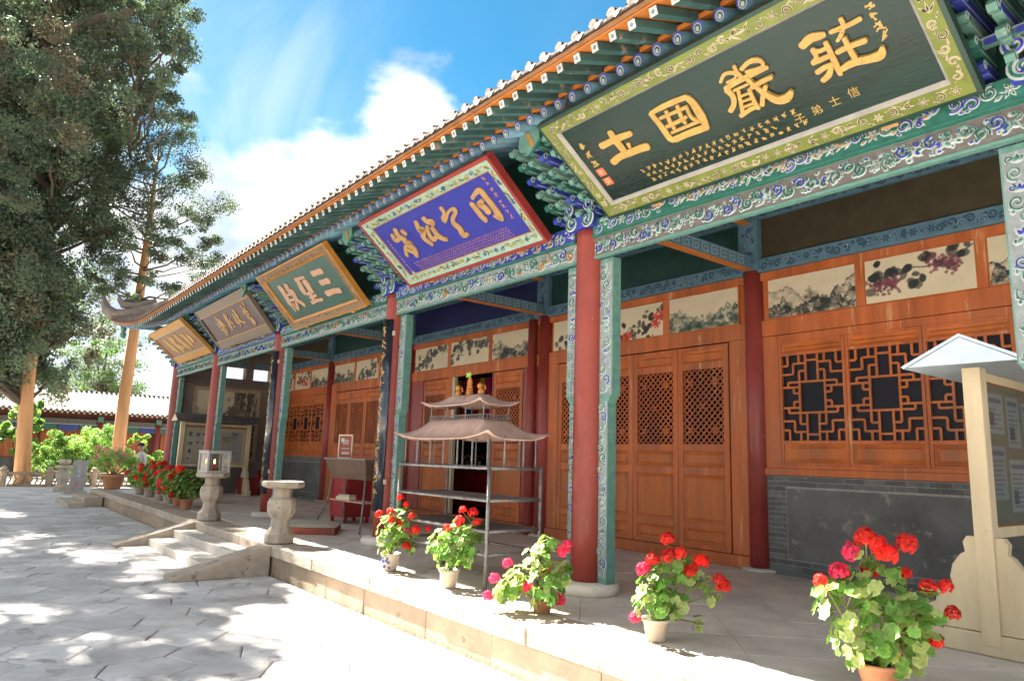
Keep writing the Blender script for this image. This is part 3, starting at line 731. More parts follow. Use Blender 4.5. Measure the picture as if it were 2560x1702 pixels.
def floral(nx, ny, seed, fruit, leafcol=(.022, .028, .03)):
    r = np.random.RandomState(seed); c = canvas(nx, ny, (.62, .54, .385)); c *= (.92 + .16 * noise2(nx, ny, 3, 2, seed + 9))[..., None]
    yy = np.linspace(0, 1, ny)[:, None]; xx = np.linspace(0, 2.1, nx)[None]
    path = [(2.1, .95)]
    for k in range(9): path.append((path[-1][0] - .2 + .05 * r.randn(), min(.95, max(.15, path[-1][1] - .09 + .12 * r.randn()))))
    for i in range(len(path) - 1):
        (x0, y0), (x1, y1) = path[i], path[i + 1]
        t = np.clip(((xx - x0) * (x1 - x0) + (yy - y0) * (y1 - y0)) / ((x1 - x0) ** 2 + (y1 - y0) ** 2), 0, 1)
        d = np.hypot(xx - x0 - t * (x1 - x0), yy - y0 - t * (y1 - y0)); c = inkover(c, np.clip(1.6 - d / .014, 0, 1) * .9, (.06, .05, .045))
    n = noise2(nx, ny, 22, 12, seed, 3)
    for k in range(44):
        i = r.randint(len(path)); x, y = path[i][0] + .20 * r.randn(), path[i][1] + .17 * r.randn(); s_ = .07 + .09 * r.rand()
        a = r.rand() * 3; u = (xx - x) * math.cos(a) + (yy - y) * math.sin(a); v = -(xx - x) * math.sin(a) + (yy - y) * math.cos(a)
        d = (u / s_) ** 2 + (v / (s_ * .75)) ** 2
        c = inkover(c, np.clip((1.3 - d - .8 * n) * 4.0, 0, 1) * (.75 + .25 * r.rand()), leafcol)
    for k in range(8):
        i = r.randint(len(path)); cx, cy = path[i][0] + .1 * r.randn(), path[i][1] - .12 + .08 * r.randn()
        for q in range(20):
            x, y = cx + .085 * r.randn(), cy + .085 * r.randn(); d = np.hypot(xx - x, yy - y) / .04
            c = inkover(c, np.clip(2.2 - 2 * d, 0, 1) * .85, tuple(np.array(fruit) * (.6 + .8 * r.rand())))
    return c
def picture(name, arr, fn, parent, label=None):
    ny, nx = arr.shape[:2]
    vs = [fn(i / (nx - 1), j / (ny - 1)) for j in range(ny) for i in range(nx)]
    fs = [(j * nx + i, j * nx + i + 1, (j + 1) * nx + i + 1, (j + 1) * nx + i) for j in range(ny - 1) for i in range(nx - 1)]
    me = bpy.data.meshes.new(name); me.from_pydata(vs, [], fs); me.materials.append(M['print'])
    at = me.color_attributes.new('Col', 'FLOAT_COLOR', 'POINT')
    at.data.foreach_set('color', np.concatenate([arr.reshape(-1, 3), np.ones((nx * ny, 1))], 1).astype(np.float32).ravel())
    o = put(name, me, parent)
    if label: o['label'] = label
    return o
MV = Matrix()
def hsub(name, mb, mats, parent, bev=0): return put(name, mb.mesh(name, mats), parent, bev)
def diamond_lattice(w, h, pitch, bw, dep):
    mb = MB(); n = int((w + h) / pitch) + 2
    def seg(c, sgn):                                    # line y = sgn*x + c clipped to the opening
        pts = []
        for x in (-w / 2, w / 2):
            y = sgn * x + c
            if -h / 2 <= y <= h / 2: pts.append((x, y))
        for y in (-h / 2, h / 2):
            x = (y - c) / sgn
            if -w / 2 < x < w / 2: pts.append((x, y))
        return pts if len(pts) == 2 and math.dist(*pts) > .02 else None
    for i in range(-n, n + 1):
        for sgn, dy in ((1, 0), (-1, .004)):
            p = seg(i * pitch, sgn)
            if p: mb.bar((p[0][0], dy, p[0][1]), (p[1][0], dy, p[1][1]), bw, dep, (0, 1, 0))
    # flower bosses
    for x, z in ((0, 0), (-w * .3, h * .32), (w * .3, h * .32), (-w * .3, -h * .32), (w * .3, -h * .32)):
        for a in range(4):
            q = a * math.pi / 2 + math.pi / 4
            mb.obox((x + .03 * math.cos(q), -.012, z + .03 * math.sin(q)), (.022 * math.cos(q), 0, .022 * math.sin(q)), (-.012 * math.sin(q), 0, .012 * math.cos(q)), (0, .006, 0))
    return mb
def panelled(mb_parent, x0, x1, z0, z1, y, label='panel'):
    mb = MB(); d = .028
    fr = [(x0, z0), (x1, z0), (x1, z1), (x0, z1)]; inn = [(x0 + d, z0 + d), (x1 - d, z0 + d), (x1 - d, z1 - d), (x0 + d, z1 - d)]
    inn2 = [(x0 + d + .02, z0 + d + .02), (x1 - d - .02, z0 + d + .02), (x1 - d - .02, z1 - d - .02), (x0 + d + .02, z1 - d - .02)]
    vs = [(a, y + .012, b) for a, b in fr] + [(a, y + .024, b) for a, b in inn] + [(a, y + .014, b) for a, b in inn2]
    fs = [(8, 9, 10, 11)]
    for k in (0, 4):
        for i in range(4):
            j = (i + 1) % 4; fs.append((k + i, k + j, k + 4 + j, k + 4 + i))
    mb.add(vs, fs); return mb
lat_me = {}
def door_leaf(xc, w, ang=0.0, hinge=0, yoff=0.0):
    """one leaf, bottom at z .14, top 2.63"""
    z0, z1 = .145, 2.62; st_ = .075; a = w / 2 - .003
    rows = [(.20, .37), (.45, 1.02), (1.12, 1.31), (1.40, 2.33), (2.42, 2.57)]
    mb = MB(); y0, y1 = 0, .05
    mb.box(-a, -a + st_, y0, y1, z0, z1); mb.box(a - st_, a, y0, y1, z0, z1)
    zz = [z0] + [q for r_ in rows for q in r_] + [z1]
    for i in range(0, len(zz), 2): mb.box(-a + st_, a - st_, y0, y1, zz[i], zz[i + 1])
    mw = TR(xc, YW + yoff, 0)
    if ang: mw = TR(xc + hinge * w / 2, YW + yoff, 0) @ Matrix.Rotation(ang, 4, 'Z') @ TR(-hinge * w / 2, 0, 0)
    key = round(w, 2)
    if ('d', key) not in lat_me:
        lat_me['d', key] = mb.mesh('door_leaf', M['orange'])
        L_ = diamond_lattice(w - 2 * st_ - .006, .93, .084, .0145, .012)
        L_.v = [(x_, y_ + .02, z_ + 1.865) for x_, y_, z_ in L_.v]
        lat_me['l', key] = L_.mesh('lattice', M['orange'])
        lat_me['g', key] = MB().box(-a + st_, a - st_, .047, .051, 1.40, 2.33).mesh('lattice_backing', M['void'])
        lat_me['p', key] = [panelled(None, -a + st_, a - st_, r_[0], r_[1], 0).mesh('panel', M['orange2']) for i, r_ in enumerate(rows) if i != 3]
    o = hp('door_leaf', lat_me['d', key], bev=.004, mw=mw)
    put('lattice', lat_me['l', key], o); put('lattice_backing', lat_me['g', key], o)
    for q in lat_me['p', key]: put('panel', q, o)
    return o
def fret(w, h):
    """stepped key fret round a square light"""
    mb = MB(); b = .024
    def ln(x0, z0, x1, z1):
        mb.bar((x0 * w / 2, 0, z0 * h / 2), (x1 * w / 2, 0, z1 * h / 2), b, .022, (0, 1, 0))
    for sx in (-1, 1):
        for sz in (-1, 1):
            P = lambda a, c: (sx * a, sz * c)
            for q in (((.20, 1), (.20, .36)), ((1, .24), (.42, .24)), ((.20, .80), (.62, .80)), ((.62, .80), (.62, .55)), ((.62, .55), (1, .55)),
                      ((.42, .62), (.20, .62)), ((.42, .62), (.42, .36)), ((.80, .36), (.80, .24)), ((.80, .36), (.42, .36)), ((.80, 1), (.80, .76)), ((.80, .76), (1, .76)),
                      ((.42, 1), (.42, .80)), ((0, .86), (.2, .86)), ((.62, .24), (.62, .1)), ((.62, .1), (.42, .1))):
                ln(*P(*q[0]), *P(*q[1]))
    for a, c in (((-.42, .36), (.42, .36)), ((-.42, -.36), (.42, -.36)), ((-.42, -.37), (-.42, .37)), ((.42, -.37), (.42, .37))): ln(*a, *c)
    return mb
fr_cache = {}
def window_bay(xl, xr, n):
    hp('window_frame', MB().box(xl, xr, YW - .02, YW + .06, 1.06, 1.135).box(xl, xl + .2, YW, YW + .05, 1.135, 2.63).box(xr - .2, xr, YW, YW + .05, 1.135, 2.63)
       .box(xl + .2, xr - .2, YW, YW + .05, 2.55, 2.63).box(xl + .2, xr - .2, YW - .008, YW + .05, 1.135, 1.18), M['orange'], bev=.005)
    W = (xr - xl - .4) / n
    for i in range(n):
        xc = xl + .2 + (i + .5) * W; w = W - .004
        if round(w, 3) not in fr_cache:
            fb = MB(); a = w / 2; s_ = .034
            fb.box(-a, -a + s_, 0, .045, 1.18, 2.55); fb.box(a - s_, a, 0, .045, 1.18, 2.55)
            for z0, z1 in ((1.18, 1.20), (1.40, 1.44), (2.385, 2.42), (2.52, 2.55)): fb.box(-a + s_, a - s_, 0, .045, z0, z1)
            L_ = fret(w - 2 * s_, .945); L_.v = [(x_, y_ + .022, z_ + 1.9125) for x_, y_, z_ in L_.v]
            fr_cache[round(w, 3)] = (fb.mesh('window_sash', M['orange']), L_.mesh('lattice', M['orange2']),
                                     MB().box(-a + s_, a - s_, .038, .042, 1.44, 2.385).mesh('pane', M['glass']),
                                     [panelled(None, -a + s_, a - s_, z0, z1, 0).mesh('panel', M['orange2']) for z0, z1 in ((1.20, 1.40), (2.42, 2.52))])
        me = fr_cache[round(w, 3)]
        o = hp('window_sash', me[0], bev=.003, mw=TR(xc, YW + .004, 0)); put('lattice', me[1], o); put('pane', me[2], o)
        for q in me[3]: put('panel', q, o)
    # grey brick sill wall with a sunk slate panel
    sw = hp('sill_wall', MB().box(xl, xr, YW + .005, YW + .3, 0, 1.055), M['mortar'])
    bl, bh = .20, .0555; z = .055; k = 0
    rows = 0
    bm = {}
    while z < 1.05:
        x = xl + .004 - (bl / 2 if k % 2 else 0)
        while x < xr:
            a0, a1 = max(x, xl + .002), min(x + bl - .007, xr - .002)
            if a1 - a0 > .03:
                inner = .12 < z < .93
                spans = [(a0, a1)]
                if inner: spans = [(p, q) for p, q in ((a0, min(a1, xl + .24)), (max(a0, xr - .24), a1)) if q - p > .025]
                for p, q in spans:
                    key = round(q - p, 2)
                    if key not in bm: bm[key] = MB().box(0, q - p, 0, .06, 0, bh - .007).mesh('brick', M['brick'])
                    put('brick', bm[key], sw, mw=TR(p, YW - .0 + RNG.uniform(-.002, .002), z))
            x += bl
        z += bh; k += 1
    put('slate_panel', MB().box(xl + .25, xr - .25, YW + .002, YW + .02, .17, .92).box(xl + .36, xr - .36, YW - .006, YW + .01, .27, .80).mesh('slate_panel', M['slate']), sw)
    put('plinth', MB().box(xl, xr, YW - .02, YW + .02, 0, .05).mesh('plinth', M['slate']), sw)
def upper(xl, xr, board, n, seeds):
    hp('wall_rail', MB().box(xl, xr, YW - .008, YW + .06, 2.635, 2.825).box(xl, xr, YW - .008, YW + .06, 3.305, 3.40).box(xl, xr, YW + .03, YW + .06, 2.82, 3.31), M['orange'], bev=.004)
    W = (xr - xl - .1) / n
    for i in range(n):
        x0, x1 = xl + .05 + i * W + .055, xl + .05 + (i + 1) * W - .055
        kind, sd = seeds[i]
        nx, ny = (150, 66) if sd < 50 else (80, 36)
        if kind == 'land': a = landscape(nx, ny, sd)
        elif kind == 'green': a = landscape(nx, ny, sd, 1.0)
        elif kind == 'grape': a = floral(nx, ny, sd, (.16, .045, .07))
        elif kind == 'red': a = floral(nx, ny, sd, (.55, .05, .03), (.03, .03, .03))
        else: a = floral(nx, ny, sd, (.10, .10, .09), (.05, .055, .055))
        pn = hp('painting_panel', MB().box(x0 - .012, x1 + .012, YW - .004, YW + .031, 2.828, 3.302), M['orange2'])
        picture('painting', a, lambda u, v: (x0 + u * (x1 - x0), YW - .0065, 2.838 + v * .452), pn)
        if i: hp('rail_post', MB().box(xl + .05 + i * W - .04, xl + .05 + i * W + .04, YW - .008, YW + .03, 2.826, 3.304), M['orange'])
    for z0, z1, nm in ((3.402, 3.565, 1), (4.06, 4.2, 2)):
        b = hp('inner_beam', MB().box(xl, xr, YW - .05, YW + .06, z0, z1), M['inblue'], bev=.006)
        a = strip(xr - xl - .1, z1 - z0 - .03, int(xl * 10) + nm + 500, .085, cols=(0, 0, 1), h=.006, out=0)
        onfront(a, (xl + xr) / 2, YW - .0505, (z0 + z1) / 2); put('beam_ornament', a.mesh('beam_ornament', [M['inbluel'], M['inbluep'], M['inblue'], M['inblue'], M['inbluep'], M['inbluel']]), b)
    hp('frieze_board', MB().box(xl, xr, YW, YW + .05, 3.567, 4.058).box(xl, xr, YW, YW + .05, 4.202, 5.6), board)
spec = [  # xl, xr, board, paintings left to right
    (XA + .1, XF - .1, 'olive', [('land', 3), ('grape', 14), ('land', 8)]),
    (XB + .1, XA - .1, 'dgrboard', [('red', 21), ('red', 12), ('green', 5)]),
    (XC + .1, XB - .1, 'navy', [('tree', 61), ('tree', 62), ('land', 63), ('land', 69)]),
    (XD + .1, XC - .1, 'dgrboard', [('land', 71), ('tree', 72), ('land', 73)]),
    (XE + .1, XD - .1, 'olive', [('red', 81), ('red', 82), ('land', 83)])]
# put the centre bay's three visible paintings where the photo has them
for xl, xr, bd, ps in spec: upper(xl, xr, M[bd], len(ps) if len(ps) != 4 else 3, ps)
window_bay(XA + .1, XF - .1, 4)
window_bay(XE + .1, XD - .1, 4)
def door_frame(xl, xr, jw):
    for a_, b_ in ((xl, xl + jw), (xr - jw, xr)): hp('door_jamb', MB().box(a_, b_, YW - .006, YW + .06, .145, 2.633), M['orange'], bev=.004)
    hp('threshold', MB().box(xl, xr, YW - .03, YW + .08, 0, .14), M['orange'], bev=.008)
door_frame(XB + .1, XA - .1, .24); door_frame(XD + .1, XC - .1, .24)
for i in range(4): door_leaf(-3.41 + .38 + i * .762, .762)
for i in range(4): door_leaf(XD + .1 + .24 + .40 + i * .80, .80)
for a_, b_ in ((-4.27, XB - .1), (XC + .1, -7.42), (-5.13, -5.09)): hp('door_jamb', MB().box(a_, b_, YW - .004, YW + .06, .145, 2.633), M['dred'], bev=.006)
hp('door_post', MB().lathe([(.085, 0), (.083, 3.4)], 18, (-4.02, YW - .03, 0)), M['dred'], True)
hp('threshold', MB().box(XC + .1, XB - .1, YW - .03, YW + .08, 0, .14), M['orange'], bev=.008)
door_leaf(-4.69, .80); door_leaf(-6.97, .86)
hp('door_jamb', MB().box(-6.55, -6.40, YW - .004, YW + .06, .145, 2.633), M['orange'], bev=.004); hp('door_jamb', MB().box(-6.395, -6.30, YW + .0, YW + .07, .145, 2.633), M['cream'], bev=.004)
# inside seen through the open doors
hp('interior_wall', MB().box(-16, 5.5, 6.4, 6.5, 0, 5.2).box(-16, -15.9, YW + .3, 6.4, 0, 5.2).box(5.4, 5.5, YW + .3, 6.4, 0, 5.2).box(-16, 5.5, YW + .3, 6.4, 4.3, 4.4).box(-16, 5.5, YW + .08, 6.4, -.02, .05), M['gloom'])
al = thing('altar_table', 'altar table with a red cloth inside the open doorway', 'altar', (-8.2, 4.6, .05))
MB().box(-1.1, 1.1, -.35, .35, .78, .84).build('table_top', M['redbox'], al)
MB().box(-1.08, 1.08, -.36, -.34, .1, .78).build('altar_cloth', M['extred'], al)
for sx in (-1, 1):
    for sy in (-.3, .3): MB().box(sx * 1.0 - .04, sx * 1.0 + .04, sy - .04, sy + .04, 0, .78).build('leg', M['redbox'], al)
bn = thing('hanging_banner', 'row of coloured silk streamers hanging inside the open doorway', 'banner', (-7.0, 3.7, 2.0))
for i in range(9):
    MB().box(-.95 + i * .21, -.78 + i * .21, -.004, .004, -.1 - .12 * (i % 3), .75).build('streamer', [M['extred'], M['yellow'], M['petalp'], M['blue']][i % 4], bn)
for i in range(3):
    v = thing('altar_flower', ('red', 'yellow', 'pink')[i] + ' paper flower bunch in a vase on the altar inside the doorway', 'flowers', (-8.75 + i * .45, 4.45, .89), group='paper flowers on the altar')
    mb = MB()
    for k in range(14):
        a, b = RNG.uniform(0, 6.28), RNG.uniform(-.2, 1.4); c = Vector((math.cos(a) * math.cos(b), math.sin(a) * math.cos(b), math.sin(b))) * .09 + Vector((0, 0, .22))
        mb.lathe([(.005, -.01), (.03, .01), (.02, .025)], 6, c)
    mb.build('bloom', [M['petal'], M['yellow'], M['petalp']][i % 3], v); MB().lathe([(.035, 0), (.05, .06), (.03, .12), (.04, .2)], 10).build('vase', M['potw'], v)
# -------- cross beams, post caps, gable wall
def meander(L, h, n):
    mb = MB(); w = L / n; t = h * .11
    for i in range(n):
        x = -L / 2 + i * w
        for a, b, c, d in ((.08, .92, .84, .95), (.08, .2, .1, .84), (.2, .78, .1, .21), (.66, .78, .21, .66), (.36, .66, .55, .66), (.36, .46, .36, .55)):
            mb.add([(x + a * w, -h / 2 + c * h, 0), (x + b * w, -h / 2 + c * h, 0), (x + b * w, -h / 2 + d * h, 0), (x + a * w, -h / 2 + d * h, 0)], [(0, 1, 2, 3)])
    return mb
mea = meander(2.2, .13, 13)
for X in (XF, XA, XB, XC, XD, XE):
    cb = hp('cross_beam', MB().box(X - .055, X + .055, .10, YW - .1, 3.45, 3.60), M['inblue'], bev=.004)
    put('beam_soffit', MB().box(X - .05, X + .05, .10, YW - .1, 3.435, 3.4495).mesh('beam_soffit', M['eave']), cb)
    put('beam_ornament', MB().add([(X + .0565, 1.38 + a, 3.525 + b) for a, b, c in mea.v], mea.f).mesh('beam_ornament', M['inbluep']), cb)
    cb2 = hp('cross_beam', MB().box(X - .055, X + .055, .10, YW - .1, 4.02, 4.16), M['inblue'], bev=.004)
    put('beam_soffit', MB().box(X - .05, X + .05, .10, YW - .1, 4.005, 4.0195).mesh('beam_soffit', M['eave']), cb2)
    pc = hp('post_cap', MB().box(X - .13, X + .13, YW - .09, YW + .1, 3.435, 4.25), M['inblue'], bev=.008)
    a = strip(.7, .2, int(X * 7), .09, True, (0, 0, 1), h=.006, out=0); onfront(a, X, YW - .0905, 3.84)
    put('beam_ornament', a.mesh('beam_ornament', [M['inbluel'], M['inbluep'], M['inblue'], M['inblue'], M['inbluep'], M['inbluel']]), pc)
gx = XE + .06
wallm = mat('gable_plaster', (.20, .165, .14), .8, .25, 2.5, .3, 30, wear=((.20, .16, .12), .34, 3))
gw = hp('gable_wall', MB().box(gx - .3, gx, -.02, YW + .1, 0, 3.12).box(gx - .3, gx, -.02, .3, 3.12, 3.6).box(gx - .3, gx, 1.75, 1.95, 3.12, 3.6).box(gx - .3, gx, .3, 1.18, 3.12, 3.6).box(gx - .3, gx, 2.45, YW + .1, 3.12, 3.6).box(gx - .3, gx, -.02, YW + .1, 3.6, 4.5), wallm)
put('frieze', MB().box(gx, gx + .03, .05, YW - .1, 2.96, 3.1).box(gx, gx + .02, .05, YW - .1, 2.9, 2.945).mesh('frieze', M['brown']), gw)
murf = mat('mural_frame', (.34, .26, .17), .7, .2, 6, .2, 30)
y0, y1, z0, z1 = .42, 2.2, .86, 2.83
mb = MB()
for a, b, c, d in ((y0, y1, z0, z0 + .09), (y0, y1, z1 - .09, z1), (y0, y0 + .09, z0 + .09, z1 - .09), (y1 - .09, y1, z0 + .09, z1 - .09)): mb.box(gx, gx + .025, a, b, c, d)
put('mural_frame', mb.mesh('mural_frame', murf), gw)
ar = np.minimum(np.minimum(landscape(90, 96, 91), landscape(90, 96, 33)[:, ::-1]), np.roll(floral(90, 96, 17, (.2, .16, .1), (.07, .08, .07)), 10, 0)) * .9
picture('mural', ar, lambda u, v: (gx + .008, y0 + .09 + u * (y1 - y0 - .18), z0 + .09 + v * (z1 - z0 - .18)), gw)
# ------------------------------------------------------------------ plaques and couplets
GLYPHS={1:[[[(-.89,.207,.049),(-.895,.163,.055),(-.893,.096,.065),(-.89,.009,.056)],[(-1.049,.129,.059),(-.955,.132,.054),(-.846,.132,.058),(-.735,.125,.046)],[(-1.05,-.042,.061),(-.962,-.019,.059),(-.864,-.021,.06),(-.749,-.022,.063),(-.675,-.03,.064)],[(-.811,.056,.034),(-.82,.018,.022)]],[[(-.479,.202,.041),(-.468,.092,.045),(-.466,-.033,.05),(-.449,-.072,.035)],[(-.476,.205,.032),(-.36,.211,.042),(-.252,.21,.042),(-.151,.203,.038)],[(-.149,.194,.045),(-.136,.127,.055),(-.14,.021,.062),(-.151,-.067,.044)],[(-.435,-.064,.052),(-.331,-.061,.052),(-.234,-.064,.055),(-.145,-.069,.051)],[(-.436,.139,.025),(-.301,.137,.027),(-.188,.135,.027)],[(-.43,.058,.029),(-.319,.06,.032),(-.24,.067,.028)],[(-.354,.17,.028),(-.377,.086,.031),(-.38,.018,.028)],[(-.252,.173,.029),(-.276,.075,.03),(-.276,.023,.027)],[(-.194,.137,.023),(-.208,.052,.026),(-.175,-.009,.027)],[(-.418,-.0,.022),(-.276,-.002,.025),(-.171,-.003,.024)]],[[(.123,.193,.02),(.18,.234,.025),(.241,.213,.026),(.231,.179,.016),(.163,.173,.021)],[(.267,.258,.024),(.262,.202,.029),(.276,.147,.034)],[(.296,.214,.028),(.362,.238,.032),(.417,.228,.037),(.442,.196,.023),(.42,.17,.024),(.315,.185,.025)],[(.133,.138,.038),(.213,.149,.038),(.305,.152,.037),(.453,.154,.028)],[(.135,.127,.044),(.149,.07,.038),(.124,.01,.036),(.073,-.028,.037)],[(.177,.102,.019),(.286,.103,.018)],[(.204,.093,.024),(.173,-.002,.025),(.146,-.083,.035)],[(.276,.068,.027),(.263,-.005,.027),(.261,-.09,.028)],[(.19,.045,.017),(.27,.042,.017)],[(.178,.007,.018),(.261,.001,.017)],[(.168,-.034,.018),(.253,-.038,.018)],[(.124,-.088,.031),(.208,-.07,.031),(.269,-.068,.031)],[(.297,.073,.032),(.371,.081,.033),(.45,.084,.029)],[(.386,.044,.027),(.339,-.011,.032),(.296,-.075,.031)],[(.301,.144,.029),(.324,.075,.03),(.357,-.01,.039),(.406,-.083,.054),(.468,-.093,.058),(.511,-.067,.035)]],[[(.703,.183,.049),(.768,.206,.056),(.816,.197,.049),(.85,.191,.034)],[(.969,.239,.025),(.968,.198,.027),(.942,.155,.026),(.897,.119,.021)],[(.886,.189,.026),(.948,.184,.03),(1.011,.183,.029),(1.063,.187,.029)],[(.836,.144,.028),(.834,.075,.032),(.828,-.019,.036),(.826,-.089,.029)],[(.747,.138,.027),(.775,.11,.027),(.827,.109,.023)],[(.748,.133,.023),(.751,.083,.028),(.719,.055,.033)],[(.715,.057,.036),(.78,.055,.033),(.832,.055,.029)],[(.71,-.013,.035),(.768,-.002,.033),(.816,-.004,.03)],[(.797,-.021,.029),(.765,-.059,.038),(.717,-.079,.035)],[(.941,.121,.027),(.94,.054,.031),(.942,-.024,.032)],[(.869,.057,.032),(.936,.06,.033),(1.038,.053,.033)],[(.848,-.056,.036),(.925,-.046,.047),(1.01,-.064,.048),(1.074,-.067,.058),(1.1,-.026,.023)]]],2:[[[(.678,.146,.065),(.687,.066,.072),(.688,-.023,.073),(.707,-.08,.066)],[(.74,.192,.044),(.834,.225,.047),(.913,.23,.073),(.926,.14,.075),(.933,.03,.075),(.93,-.077,.081),(.923,-.13,.049),(.861,-.066,.044)],[(.853,.127,.05),(.777,.103,.066),(.814,.058,.084),(.821,-.01,.085)]],[[(.214,.241,.061),(.203,.163,.05),(.123,.129,.046),(.115,.084,.034),(.206,.127,.029),(.288,.171,.032),(.389,.173,.046),(.376,.131,.047),(.258,.076,.049),(.232,.013,.079),(.26,-.054,.079),(.232,-.135,.071),(.315,-.141,.046)]],[[(-.331,.221,.062),(-.366,.145,.072),(-.382,.099,.06),(-.293,.111,.066),(-.404,.017,.076),(-.351,-.099,.065)],[(-.166,.219,.077),(-.154,.167,.066),(-.074,.142,.074),(-.12,.102,.041)],[(-.206,.121,.05),(-.265,.04,.057),(-.272,-.045,.069),(-.153,-.03,.035)],[(-.146,.079,.065),(-.15,-.018,.079),(-.111,-.079,.069),(-.054,-.108,.053)]],[[(-.78,.242,.07),(-.807,.173,.075),(-.798,.131,.069)],[(-.679,.193,.071),(-.654,.141,.063)],[(-.898,.199,.065),(-.918,.119,.064),(-.741,.127,.037)],[(-.75,.104,.076),(-.765,.043,.082),(-.682,.013,.043),(-.842,-.002,.042),(-.936,-.11,.056)],[(-.772,.005,.065),(-.715,-.063,.086),(-.772,-.16,.064)],[(-.85,-.033,.061),(-.771,-.101,.051)]]],3:[[[(.457,.199,.092),(.627,.192,.083),(.779,.183,.095)],[(.517,.03,.094),(.651,.022,.084),(.782,.014,.101)],[(.471,-.155,.097),(.707,-.155,.086),(.901,-.179,.089)]],[[(-.15,.22,.072),(.01,.218,.054),(.168,.21,.045)],[(-.084,.195,.108),(-.136,.065,.142),(-.151,-.02,.106)],[(.106,.133,.166),(.1,.07,.143),(.081,-.002,.14)],[(-.1,-.047,.05),(.144,-.041,.049)],[(-.089,-.115,.047),(.149,-.112,.047)],[(-.137,-.2,.069),(.063,-.194,.056),(.251,-.213,.054)],[(.031,-.035,.089),(-.019,-.189,.09)]],[[(-.796,.223,.141),(-.805,.133,.14),(-.836,-.01,.135),(-.874,-.096,.119)],[(-.55,.212,.112),(-.592,.125,.116),(-.554,.072,.103)],[(-.5,.106,.1),(-.516,.019,.119),(-.551,-.065,.104),(-.471,-.137,.077),(-.422,-.197,.084)],[(-.866,.065,.044),(-.494,.048,.043)],[(-.88,-.037,.044),(-.613,-.042,.043)],[(-.854,-.1,.054),(-.838,-.231,.049)],[(-.756,-.101,.052),(-.723,-.229,.052)],[(-.612,-.088,.058),(-.68,-.202,.066)]]],4:[[[(1.135,.231,.047),(1.081,.179,.05)],[(.952,.197,.055),(.922,.146,.059)],[(1.06,.126,.035),(.864,.05,.095),(1.048,.057,.04),(1.034,-.007,.046),(.912,-.035,.054),(.974,-.083,.067),(1.017,-.128,.148),(1.022,-.168,.182),(1.011,-.224,.066)]],[[(.455,.178,.1),(.445,.101,.101),(.435,.024,.092),(.438,-.046,.079),(.51,-.092,.049),(.656,-.131,.045)],[(.32,.112,.061),(.299,.036,.086),(.28,-.076,.097)],[(.504,.062,.053),(.398,-.039,.061),(.32,-.177,.05)]],[[(-.113,.195,.053),(-.176,.103,.09),(-.16,.009,.109),(-.187,-.08,.119),(-.185,-.167,.058)],[(-.003,.186,.041),(-.074,.127,.056),(-.13,.024,.058)],[(.024,.04,.062),(-.032,-.012,.1),(.052,-.04,.038)],[(-.085,-.121,.027),(.062,-.107,.03)]],[[(-.667,.193,.075),(-.626,.124,.098),(-.626,.019,.165),(-.617,-.067,.061),(-.81,-.091,.026)],[(-.505,.125,.068),(-.505,.021,.08),(-.46,-.038,.088)],[(-.76,.071,.07),(-.763,-.029,.084)],[(-.664,-.091,.069),(-.634,-.212,.088)],[(-.536,-.1,.105),(-.51,-.161,.091)]]],5:[[[(-.812,.182,.176),(-.817,.039,.22),(-.697,-.074,.222),(-.652,-.212,.139)],[(-.974,-.107,.035),(-.574,-.091,.034)]],[[(-.324,.201,.13),(-.351,.077,.203),(-.33,-.008,.258),(-.261,-.112,.21),(-.228,-.228,.151)],[(-.205,.194,.12),(-.185,.087,.134)],[(-.141,-.059,.109),(-.026,-.181,.098)]],[[(.256,.201,.138),(.209,.106,.221),(.23,.001,.241),(.206,-.087,.173),(.159,-.172,.108)],[(.253,-.014,.09),(.432,-.098,.072)]],[[(.676,.156,.116),(.719,.072,.154),(.697,-.025,.166),(.697,-.103,.17),(.729,-.17,.106)],[(.965,.06,.18),(.976,-.024,.225),(.965,-.105,.147)],[(.342,-.141,.138),(.419,-.238,.099)]]]}
def smooth_stroke(st, n=4):
    if len(st) < 3: return st
    P = [np.array(p) for p in st]; P = [2 * P[0] - P[1]] + P + [2 * P[-1] - P[-2]]
    out = []
    for i in range(1, len(P) - 2):
        for k in range(n):
            t = k / n; a, b, c, d = P[i - 1], P[i], P[i + 1], P[i + 2]
            out.append(.5 * (2 * b + (c - a) * t + (2 * a - 5 * b + 4 * c - d) * t * t + (3 * b - a - 3 * c + d) * t ** 3))
    out.append(P[-2]); return out
